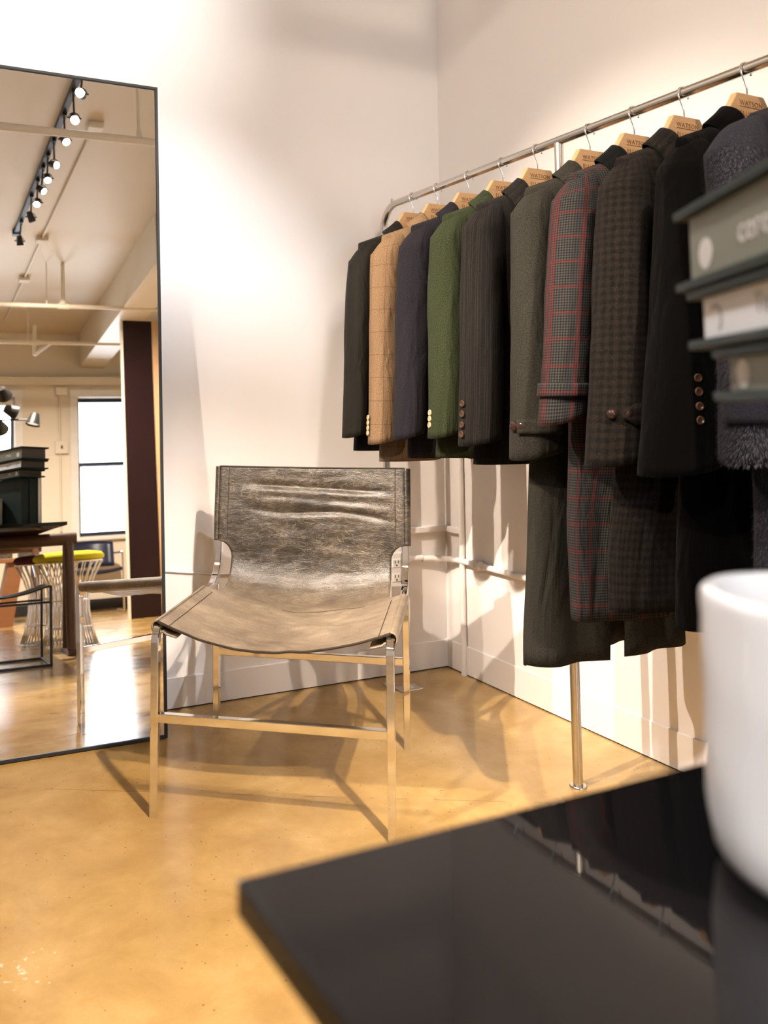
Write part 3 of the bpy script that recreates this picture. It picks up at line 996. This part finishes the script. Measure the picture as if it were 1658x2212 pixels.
g, sp, h, _ = garment('suit_jacket', 'plain black olive suit jacket at the far end of the rack', 'jacket', HY[0], F1, 0.845, 0.90, -0.262, 0.040, seed=1, flap=False)
g, sp, h, _ = garment('suit_jacket', 'tan windowpane check jacket with pale horn cuff buttons', 'jacket', HY[1], F2, 0.818, 0.885, -0.240, 0.056, seed=2, rise=0.055)
cuff_buttons(g, sp, (0.957, 0.941, 0.925, 0.909), -8, M_gold)
g, sp, h, _ = garment('suit_jacket', 'dark navy flannel jacket between the tan and green ones', 'jacket', HY[2], F3, 0.838, 0.905, -0.266, 0.046, seed=3)
g, sp, h, _ = garment('suit_jacket', 'moss green wool jacket with small gold cuff buttons', 'jacket', HY[3], F4, 0.848, 0.915, -0.252, 0.045, seed=4)
cuff_buttons(g, sp, (0.975, 0.958, 0.941), -8, M_gold)
g, sp, h, _ = garment('suit_jacket', 'charcoal pinstripe jacket with four ringed horn cuff buttons', 'jacket', HY[4], F5, 0.838, 0.90, -0.246, 0.062, seed=5)
cuff_buttons(g, sp, (1.000, 0.973, 0.945, 0.920), 2, M_horn, 0.0088)
g, sp, h, _ = garment('overcoat', 'long grey green wool overcoat reaching lowest on the rack', 'coat', HY[5], F6, 0.375, 0.875, -0.240, 0.066, 0.058, Wh=0.258, Ww=0.22, T=0.056,
                      gl=-0.052, gr=0.004, rise=0.0, fold=0.010, seed=6, flap=False, hem_back=-0.004)
strap(g, sp, h, 0.928, 0.962, 14, 120, F6)
for d in (2, 22):
    cuff_buttons(g, sp, (0.946,), d, M_darkbtn, 0.0125, dome=True)
g, sp, h, _ = garment('overcoat', 'red and grey plaid coat with turned up strapped cuff', 'coat', HY[6], F7, 0.507, 0.962, -0.298, 0.050, 0.050, Wh=0.25, Ww=0.215, T=0.050,
                      gl=0.02, gr=-0.01, rise=0.0, fold=0.008, seed=7, collar=F9B, flap=False)
strap(g, sp, h, 1.015, 1.045, -20, 150, F7, out=0.008)
g, sp, h, _ = garment('overcoat', 'brown houndstooth tweed coat with pointed cuff tab', 'coat', HY[7], F8, 0.560, 0.880, -0.288, 0.064, 0.056, Wh=0.262, Ww=0.22, T=0.052,
                      gl=0.02, gr=-0.01, rise=0.0, fold=0.008, seed=8, flap=False, yc=-0.035)
strap(g, sp, h, 0.955, 1.000, 52, 150, F8, True, 0.009)
for d in (34, 62):
    cuff_buttons(g, sp, (0.978,), d, M_darkbtn, 0.0105, dz=0, dome=True)
g, sp, h, _ = garment('overcoat', 'plain black wool coat with four buttons on the cuff', 'coat', HY[8], F9, 0.560, 0.872, -0.286, 0.094, 0.060, Wh=0.262, Ww=0.225, T=0.056,
                      gl=0.02, gr=-0.01, rise=0.0, fold=0.010, seed=9, flap=True, yc=-0.035)
cuff_buttons(g, sp, (1.047, 1.021, 0.994, 0.968), 66, M_horn, 0.0085, dz=1.5)
g, sp, h, (bB, bS) = garment('fur_coat', 'dark navy fur coat behind the stacked sample books', 'coat', HY[9], F10, 0.52, 0.905, -0.290, 0.066, 0.062, Wh=0.270, Ww=0.235, T=0.062,
                      gl=0.03, gr=-0.01, rise=0.0, fold=0.008, seed=10, flap=False, yc=-0.03, topx=-0.272, rtop=0.055, Wsh=0.262, headz=1.462)
strap(g, sp, h, 0.965, 1.010, -10, 160, F10, out=0.010)
def fur(mb_, n, name, parent, rng):
    tri = []
    for f in mb_.f:
        a, b_, c_, d_ = (V(mb_.v[i]) for i in f)
        tri.append((a, b_, c_, (b_ - a).cross(d_ - a).length, d_))
    tot = [0]
    for t_ in tri:
        tot.append(tot[-1] + t_[3])
    import bisect
    out = MB()
    cen = V((sum(v[0] for v in mb_.v), sum(v[1] for v in mb_.v), 0)) / len(mb_.v)
    for _k in range(n):
        q = rng.random() * tot[-1]
        a, b_, c_, _a, d_ = tri[min(len(tri) - 1, bisect.bisect_right(tot, q) - 1)]
        u_, w_ = rng.random(), rng.random()
        p = a.lerp(b_, u_).lerp(d_.lerp(c_, u_), w_)
        nr = (b_ - a).cross(d_ - a)
        if nr.length < 1e-9:
            continue
        nr.normalize()
        if nr.dot(V((p.x - cen.x, p.y - cen.y, 0))) < 0:
            nr = -nr
        cl = noise.noise(p * 22)
        dr = (V((0.55 * cl + rng.uniform(-.35, .35), rng.uniform(-.35, .35), -1.0)) + nr * rng.uniform(0.45, 1.0)).normalized()
        ln = rng.uniform(0.008, 0.015)
        sd = dr.cross(nr).normalized() * 0.0005
        out.add([p - sd, p + sd, p + dr * ln], [(0, 1, 2)])
    o = out.build(name, M_fur, parent)
    o['kind'] = 'stuff'
    return o
M_fur = plain('fur_fibre', (0.017, 0.0165, 0.023), 0.75, 0, 0.6, 160)
fur(bB, 45000, 'fur_pile', g, RNG)
fur(bS, 22000, 'sleeve_fur_pile', g, RNG)

# ------------------------------------------------------------------ long table with trestles
TX0, TX1, TY0, TY1, TZ = -1.855, -1.17, -5.55, -2.387, 0.755
tb = thing('display_table', 'long table with glossy black top on round brown trestles', 'table', ((TX0 + TX1) / 2, (TY0 + TY1) / 2, 0))
cxm, cym = (TX0 + TX1) / 2, (TY0 + TY1) / 2
hx, hy = (TX1 - TX0) / 2, (TY1 - TY0) / 2
b = MB()
b.add([(-hx, -hy, TZ), (hx, -hy, TZ), (hx, hy, TZ), (-hx, hy, TZ), (-hx, -hy, TZ - 0.018), (hx, -hy, TZ - 0.018), (hx, hy, TZ - 0.018), (-hx, hy, TZ - 0.018),
       (-hx + 0.07, -hy + 0.07, TZ - 0.034), (hx - 0.07, -hy + 0.07, TZ - 0.034), (hx - 0.07, hy - 0.07, TZ - 0.034), (-hx + 0.07, hy - 0.07, TZ - 0.034)],
      [(0, 1, 2, 3), (0, 4, 5, 1), (1, 5, 6, 2), (2, 6, 7, 3), (3, 7, 4, 0), (4, 8, 9, 5), (5, 9, 10, 6), (6, 10, 11, 7), (7, 11, 8, 4), (8, 11, 10, 9)])
b.build('table_top', M_lacq, tb, bevel=0.002)
for y in (-3.17, -5.03):
    yy = y - cym
    t_ = MB().tube([(-hx - 0.13, yy, 0.683), (hx + 0.165, yy, 0.683)], 0.038, 18).build('beam', M_brownw, tb, True, 45)
    for x in (-hx - 0.07, hx + 0.115):
        for s_ in (-1, 1):
            MB().tube([(x, yy + s_ * 0.012, 0.67), (x, yy + s_ * 0.10, 0.03)], [0.033, 0.028], 14).build('leg', M_brownw, tb, True, 45)
        MB().box(x - 0.028, x + 0.028, yy - 0.13, yy + 0.13, 0, 0.03).build('foot', M_brownw, tb, bevel=0.004)

# stoneware pot
pot = thing('stone_pot', 'white stone cylinder pot standing on the glossy black table', 'pot', (-1.5665, -2.524, TZ))
def potr(a, z):
    return 0.0675 + 0.0012 * noise.noise(V((cos(a) * 2.2, sin(a) * 2.2, z * 26))) + 0.0006 * noise.noise(V((cos(a) * 9, sin(a) * 9, z * 120)))
def potf(i, j):
    a = 2 * pi * i / 64
    prof = [(0.0, 0.0), (0.80, 0.0), (0.90, 0.003), (0.965, 0.010), (1.0, 0.024)] + [(1.0, 0.024 + 0.112 * k / 12) for k in range(1, 13)] + \
           [(0.995, 0.1415), (0.975, 0.1436), (0.90, 0.1436), (0.875, 0.141), (0.87, 0.10), (0.86, 0.03), (0.70, 0.020), (0.0, 0.020)]
    f, z = prof[j]
    r = potr(a, z) * f
    return (r * cos(a), r * sin(a), z, a, z)
MB().grid(64, 25, potf, True).build('vessel', M_marble, pot, True, 60)

# ------------------------------------------------------------------ sample books on the table
P0 = V((-1.416, -2.318))
BA = R(-120)
def book(name, label, z0, z1, ox, oy, L, W_, pm, tm, txt, tsize, logo, tx, tz, lx):
    th = z1 - z0
    o = thing(name, label, 'book', (P0.x + ox * cos(BA) - oy * sin(BA), P0.y + ox * sin(BA) + oy * cos(BA), z0), BA, 'fabric sample books on the table')
    ct = 0.0075
    MB().box(-0.012, L, -0.010, W_, 0, ct).build('cover', M_green, o, bevel=0.0015)
    MB().box(-0.012, L, -0.010, W_, th - ct, th).build('cover', M_green, o, bevel=0.0015)
    MB().box(0.006, L - 0.01, 0.002, W_ - 0.012, ct, th - ct).build('swatches', M_page, o)
    MB().box(0.001, L - 0.004, -0.001, 0.0022, ct, th - ct).build('spine_label', pm, o)
    c0, c1 = (ct + tz * (th - 2 * ct)), lx
    r = logo
    MB().prism([(c1 + r * cos(2 * pi * k / 20), c0 + r * sin(2 * pi * k / 20)) for k in range(20)] if tm is M_printw else
               [(c1 + r * cos(2 * pi * k / 20), c0 + r * sin(2 * pi * k / 20)) for k in range(-3, 8)] +
               [(c1 + r * 0.75 * cos(2 * pi * k / 20), c0 + r * 0.75 * sin(2 * pi * k / 20)) for k in range(7, -4, -1)], 'y', -0.0016, -0.0009).build('emblem', tm, o)
    me = text_mesh(txt, tsize, 0.0003)
    me.materials.append(tm)
    q = bpy.data.objects.new('lettering', me); COL.objects.link(q); q.parent = o
    q.location = (tx, -0.0014, c0 - tsize * 0.1); q.rotation_euler = (R(90), 0, 0)
    return o
book('sample_book', 'dark green sample book with sage spine on top of the stack', 1.0925, 1.161, 0.0, 0.0, 0.30, 0.17, M_sage, M_printw, 'cere', 0.028, 0.0125, 0.092, 0.36, 0.032)
book('sample_book', 'green sample book with white spine in the middle of the stack', 1.0435, 1.092, 0.012, 0.004, 0.30, 0.17, M_paper, M_printg, 'Tess', 0.021, 0.0125, 0.092, 0.45, 0.024)
book('sample_book', 'thin green sample book with sage spine lowest of the flat stack', 1.0015, 1.043, 0.038, 0.012, 0.28, 0.16, M_sage, M_printw, 'cere', 0.014, 0.011, 0.075, 0.5, 0.024)
for k in range(5):
    y0 = 0.042 + 0.0262 * k
    ox, oy = 0.062 + 0.004 * (k % 2), y0
    LB = ['first', 'second', 'third', 'fourth', 'fifth'][k]
    o = thing('swatch_folder', 'upright dark green swatch folder, %s in the row under the flat books' % LB, 'book',
              (P0.x + ox * cos(BA) - oy * sin(BA), P0.y + ox * sin(BA) + oy * cos(BA), TZ), BA, 'upright swatch folders on the table')
    MB().box(0, 0.21, 0, 0.003, 0, 0.245).build('cover', M_green, o)
    MB().box(0, 0.21, 0.0225, 0.0255, 0, 0.245).build('cover', M_green, o)
    MB().box(0, 0.003, 0.003, 0.0225, 0, 0.245).build('spine', M_paper if k == 4 else M_green, o)
    MB().box(0.004, 0.205, 0.0035, 0.022, 0.003, 0.240).build('pages', M_page, o)

# ------------------------------------------------------------------ track lights
M_lens = {c_: emit('lamp_lens_%d' % k, c_, 14.0) for k, c_ in enumerate((WARM, NEUT, COOL))}
M_lensoff = plain('lens_unlit', (0.15, 0.13, 0.11), 0.2)
def light_track(label, A, B, heads, names, group):
    A, B = V((*A, ZC)), V((*B, ZC))
    mid = (A + B) / 2
    trk = thing('light_track', label, 'light track', mid)
    d_ = (B - A).normalized()
    dn = V((0, 0, -0.018))
    MB().bar([A - mid + dn, B - mid + dn], (d_.y, -d_.x, 0), 0.036, 0.034).build('channel', M_black, trk)
    e_ = B - mid
    MB().box(e_.x - 0.03, e_.x + 0.03, e_.y - 0.06, e_.y, -0.045, 0).build('end_feed', M_black, trk)
    K = 0.58
    for i, ((hx_, hy_), aim, watts, col, cone, blend) in enumerate(heads):
        tx_ = A.x + (hy_ - A.y) * (B.x - A.x) / (B.y - A.y)
        org = V((tx_, hy_, ZC - 0.036))
        pos = V((hx_, hy_, HZ))
        ho = thing('track_spotlight', names[i], 'spotlight', org, 0, group)
        dirv = (V(aim) - pos).normalized()
        q = dirv.to_track_quat('Z', 'Y').to_matrix() * K
        rel = pos - org
        MB().box(-0.014, 0.014, -0.035, 0.035, -0.02, 0.0).build('adapter', M_black, ho, bevel=0.003)
        MB().tube([(0, 0, -0.018), (rel.x * 0.3, 0, -0.05), (rel.x, rel.y, rel.z + 0.066 * K)], 0.006, 8).build('stem', M_black, ho, True, 45)
        yk = [rel + V((0.055 * cos(R(a)), 0, 0.055 * sin(R(a)) + 0.01)) * K for a in range(0, 181, 20)]
        MB().bar(yk, (0, 1, 0), 0.011, 0.003, 0.0005).build('yoke', M_black, ho, True, 40)
        can = MB().lathe([(0.0, -0.085), (0.028, -0.085), (0.036, -0.072), (0.040, -0.02), (0.047, 0.02), (0.047, 0.052), (0.043, 0.052), (0.041, 0.030), (0.0, 0.030)], 24, rel, q)
        co = can.build('can', M_black, ho, True, 35)
        MB().lathe([(0.0, 0.0345), (0.0395, 0.0345), (0.0395, 0.0385), (0.0, 0.0385)], 24, rel, q).build('lens', M_lens[col] if watts else M_lensoff, co, True, 30)
        for s_ in (-1, 1):
            MB().tube([rel + V((s_ * 0.040, 0, 0.008)) * K, rel + V((s_ * 0.072, 0, 0.008)) * K], 0.005, 8).build('knob', M_black, ho, True, 45)
        if watts:
            l = bpy.data.lights.new('lamp', 'SPOT')
            l.energy = watts; l.color = col; l.spot_size = R(cone); l.spot_blend = blend; l.shadow_soft_size = 0.02
            lo = bpy.data.objects.new('lamp', l)
            COL.objects.link(lo)
            lo.parent = ho
            lo.location = rel + dirv * 0.045
            lo.rotation_mode = 'QUATERNION'
            lo.rotation_quaternion = dirv.to_track_quat('-Z', 'Y')
ORD = ['nearest the back wall', 'second from the back wall', 'third from the back wall', 'fourth from the back wall', 'in the middle of the track',
       'sixth from the back wall', 'seventh from the back wall', 'turned away and unlit', 'at the far end of the track']
light_track('long black light track on the ceiling, reflected in the mirror', (-1.115, -1.72), (-1.246, -4.55), HEADS,
            ['black track spotlight ' + q_ for q_ in ORD], 'spotlights on the reflected ceiling track')
light_track('black light track over the left half of the room', (-3.20, -0.55), (-3.21, -3.95), HEADS2,
            ['black spotlight on the left hand track, %s from the back wall' % q_ for q_ in ('first', 'second', 'third', 'fourth', 'fifth', 'sixth')],
            'spotlights on the left hand track')

# ------------------------------------------------------------------ ceiling pipes and conduit (seen in the mirror)
def ceiling_pipe(label, y, z, x0, x1, r, drops, tees=()):
    o = thing('sprinkler_pipe', label, 'pipe', ((x0 + x1) / 2, y, z))
    xm = (x0 + x1) / 2
    MB().tube([(x0 - xm, 0, 0), (x1 - xm, 0, 0)], r, 14).build('pipe', M_cream, o, True, 45)
    for x, rr in drops:
        MB().tube([(x - xm, 0, 0), (x - xm, 0, ZC - z)], rr, 8).build('hanger_rod', M_cream, o, True, 45)
        MB().tube([(x - xm, 0, r * 0.5), (x - xm, 0, r * 2.6)], rr * 1.9, 10).build('clamp', M_cream, o, True, 45)
    for x in tees:
        MB().tube([(x - xm - 0.05, 0, 0), (x - xm + 0.05, 0, 0)], r * 1.35, 14).build('tee', M_cream, o, True, 45)
    return o
ceiling_pipe('cream sprinkler pipe hung closest to the mirror', -1.95, 2.85, -4.6, -0.2, 0.023, [(-0.80, 0.009), (-2.6, 0.009)])
ceiling_pipe('cream sprinkler pipe crossing above the middle of the room', -5.36, 2.85, -4.6, 1.6, 0.020, [(-0.757, 0.018), (-0.906, 0.005), (-2.9, 0.009)], (-0.757,))
sprk = ceiling_pipe('cream sprinkler pipe nearest the windows', -6.77, 2.85, -4.6, 1.6, 0.020, [(-0.93, 0.005), (-2.9, 0.009)], (-0.86,))
MB().tube([(0.64, -0.03, 0.2), (0.64, -0.03, -0.13)], 0.02, 10).build('drop', M_cream, sprk, True, 45)
MB().tube([(0.80, -0.03, 0.0), (0.64, -0.03, -0.13)], 0.02, 10).build('branch', M_white, sprk, True, 45)
cc = thing('ceiling_conduit', 'cream conduit with junction boxes beside the light track', 'conduit', (-1.0, -4.2, ZC))
MB().tube([(0.065, 1.6, -0.014), (-0.022, -0.51, -0.014), (-0.06, -1.63, -0.014), (-0.12, -3.2, -0.014)], 0.010, 8).build('pipe', M_cream, cc, True, 45)
for x, y in ((0.068, 1.60), (-0.022, -0.51), (-0.06, -1.63)):
    MB().box(x - 0.05, x + 0.05, y - 0.05, y + 0.05, -0.045, 0).build('junction_box', M_cream, cc, bevel=0.006)
# wall conduit on the window wall
wc = thing('wall_conduit', 'cream conduit with a switch box beside the window', 'conduit', (-0.44, YF, 0))
MB().tube([(0, 0.016, 0.9), (0, 0.016, 2.62)], 0.014, 8).build('pipe', M_cream, wc, True, 45)
MB().box(-0.05, 0.09, 0, 0.06, 2.50, 2.60).build('junction_box', M_cream, wc, bevel=0.006)
sb = MB().box(-0.06, 0.09, 0, 0.05, 1.80, 1.955).build('switch_box', M_cream, wc, bevel=0.006)
MB().box(0.005, 0.025, 0.05, 0.062, 1.86, 1.895).build('toggle', M_black, sb)
# ------------------------------------------------------------------ dark panel by the alcove
pn = thing('dark_panel', 'tall glossy dark maroon panel with wood edge by the alcove', 'panel', (0.1, -5.8, 0))
MB().box(-0.215, 0.075, -0.03, 0.0, 0, 2.85).build('panel_face', M_maroon, pn)
MB().box(-0.235, -0.2155, -0.05, 0.004, 0, 2.85).build('edge_strip', M_cream, pn)
MB().box(0.0755, 0.34, -0.02, 0.02, 0, 2.85).build('wood_board', M_tanboard, pn)
# ------------------------------------------------------------------ wire stools
def stool(label, x, y, cush, hgt=0.60):
    o = thing('wire_stool', label, 'stool', (x, y, 0), 0, 'wire base stools beside the table')
    MB().lathe([(0, hgt - 0.065), (0.205, hgt - 0.065), (0.232, hgt - 0.052), (0.236, hgt - 0.035), (0.215, hgt - 0.012), (0.14, hgt), (0, hgt + 0.003)], 40).build('cushion', cush, o, True, 60)
    n = 46
    for k in range(n):
        a = 2 * pi * k / n
        tw = 0.35 * (1 if k % 2 else -1) * 0.25
        pts = []
        for z, r in ((0.008, 0.185), (0.10, 0.155), (0.22, 0.130), (0.33, 0.128), (0.44, 0.165), (hgt - 0.068, 0.222)):
            aa = a + tw * (z / hgt)
            pts.append((r * cos(aa), r * sin(aa), z))
        stool_w.append((o, pts))
    for z, r in ((0.006, 0.185), (0.13, 0.149), (0.30, 0.128), (hgt - 0.068, 0.222)):
        MB().tube([(r * cos(2 * pi * k / 40), r * sin(2 * pi * k / 40), z) for k in range(40)], 0.005, 6, closed=True).build('ring', M_chrome, o, True)
stool_w = []
stool('chrome wire stool with yellow cushion beside the table', -0.99, -3.60, M_yellow, 0.612)
stool('chrome wire stool with wine red cushion beside the table', -1.07, -4.12, M_wine, 0.612)
for o, pts in stool_w:
    MB().tube(pts, 0.0042, 6).build('wire', M_chrome, o, True)
# ------------------------------------------------------------------ black framed sling chair under the table end
bc = thing('black_chair', 'low black metal framed chair with black leather seat under the table', 'chair', (-1.50, -2.79, 0))
FW, FD, FH = 0.262, 0.215, 0.415
for sx in (-1, 1):
    x = sx * FW
    for sy in (-1, 1):
        MB().bar([(x, sy * FD, 0), (x, sy * FD, FH)], (1, 0, 0), 0.014, 0.014).build('leg', M_black, bc)
    MB().bar([(x, -FD, 0.008), (x, FD, 0.008)], (1, 0, 0), 0.014, 0.014).build('floor_bar', M_black, bc)
    MB().bar([(x, -FD, FH), (x, FD, FH)], (1, 0, 0), 0.014, 0.014).build('seat_rail', M_black, bc)
for sy in (-1, 1):
    MB().bar([(-FW, sy * FD, 0.008), (FW, sy * FD, 0.008)], (0, 1, 0), 0.014, 0.014).build('floor_bar', M_black, bc)
    MB().bar([(-FW, sy * FD, 0.335), (FW, sy * FD, 0.335)], (0, 1, 0), 0.012, 0.012).build('stretcher', M_black, bc)
MB().grid(13, 9, lambda i, j: (lerp(-FW, FW, i / 12), lerp(-FD + 0.01, FD - 0.01, j / 8), FH + 0.008 - 0.05 * (1 - (i / 6 - 1) ** 2), i, j)).build('leather_seat', M_blackl, bc, True, solid=0.006)
# ------------------------------------------------------------------ pendant lamp over the table
pd = thing('pendant_lamp', 'black pendant with several cone shades above the table', 'lamp', (-1.46, -4.6, ZC))
MB().lathe([(0, 0), (0.06, 0), (0.06, -0.02), (0.0, -0.03)], 20).build('canopy', M_black, pd, True, 40)
MB().tube([(0, 0, -0.02), (0, 0, -1.72)], 0.009, 10).build('stem', M_black, pd, True, 45)
def shade(end, aim):
    base = V((0.0, 0, end[2]))
    e = V(end)
    MB().tube([base, e], 0.007, 8).build('arm', M_black, pd, True, 45)
    q = V(aim).normalized().to_track_quat('Z', 'Y').to_matrix()
    s_ = MB().lathe([(0, -0.055), (0.022, -0.055), (0.034, -0.045), (0.060, 0.045), (0.057, 0.045), (0.031, -0.040), (0, -0.045)], 22, e, q).build('shade', M_black, pd, True, 40)
    MB().lathe([(0, 0.028), (0.05, 0.028), (0.05, 0.031), (0, 0.031)], 18, e, q).build('bulb', emit('bulb_glow', (1, 0.82, 0.6), 0.7), s_)
shade((0.355, 0.0, 1.672 - ZC), (-0.25, 0.1, -1))
shade((0.175, 0.03, 1.740 - ZC), (1, -0.3, -0.35))
shade((0.110, 0.10, 1.870 - ZC), (0.4, -0.8, -0.5))
shade((0.090, 0.06, 1.610 - ZC), (0.3, -0.9, -0.5))
shade((-0.26, 0.05, 1.70 - ZC), (-0.5, 0.4, -0.7))
# ------------------------------------------------------------------ console with boxes, navy chair by the window
cs = thing('console', 'low cherry wood console standing beyond the wire stools', 'console', (-1.75, -6.6, 0))
MB().box(-0.85, 0.80, -0.22, 0.22, 0.585, 0.625).build('top', M_orangew, cs, bevel=0.004)
for x in (-0.62, 0.62):
    MB().prism([(x - 0.14, 0.0), (x + 0.02, 0.0), (x + 0.12, 0.585), (x - 0.02, 0.585)], 'y', -0.18, 0.18).build('support', M_orangew, cs)
def f_speck(t):
    c_ = t.coord()
    nz = t.noise(c_, 90, 3, 0.7)
    t.bsdf(Base_Color=t.ramp(nz, [(0.45, (0.012, 0.011, 0.01)), (0.62, (0.16, 0.12, 0.07))]), Roughness=0.6)
M_speck = mat('speckled_box', f_speck)
for k, (x, w_, h_) in enumerate(((-1.18, 0.14, 0.17), (-0.99, 0.11, 0.19), (-1.42, 0.16, 0.15))):
    o = thing('storage_box', ['speckled black box in the middle of the console', 'speckled black box at the right end of the console', 'speckled black box at the left on the console'][k],
              'box', (x, -6.55, 0.625), 0, 'boxes on the console')
    MB().box(-w_ / 2, w_ / 2, -0.1, 0.1, 0, h_ * 0.7).build('body', M_speck, o, bevel=0.003)
    MB().box(-w_ / 2 - 0.003, w_ / 2 + 0.003, -0.103, 0.103, h_ * 0.7 + 0.0005, h_).build('lid', M_speck, o, bevel=0.003)
nc = thing('navy_chair', 'chrome armchair with navy leather seat under the window', 'chair', (-0.17, -7.35, 0))
for sx in (-1, 1):
    x = sx * 0.26
    P = [(x, -0.22, 0.012), (x, 0.20, 0.012)] + arc((0.20, 0.052), 0.04, -90, 0, 5, lambda a_, b_: (x, a_, b_)) + [(x, 0.24, 0.56)] + \
        arc((0.19, 0.57), 0.05, 0, 90, 5, lambda a_, b_: (x, a_, b_)) + [(x, -0.22, 0.62)]
    MB().tube(P, 0.012, 10).build('side_frame', M_chrome, nc, True, 45)
MB().grid(9, 9, lambda i, j: (lerp(-0.25, 0.25, i / 8), lerp(-0.20, 0.24, j / 8), 0.43 + 0.02 * j / 8 - 0.02 * (1 - (i / 4 - 1) ** 2), i, j)).build('seat', M_blue, nc, True, solid=0.035)
MB().grid(9, 7, lambda i, j: (lerp(-0.25, 0.25, i / 8), -0.20 - 0.10 * (1 - (i / 4 - 1) ** 2) - 0.01 * j, lerp(0.48, 0.765 - 0.02 * (i / 4 - 1) ** 2, j / 6), i, j)).build('backrest', M_blue, nc, True, solid=0.02)
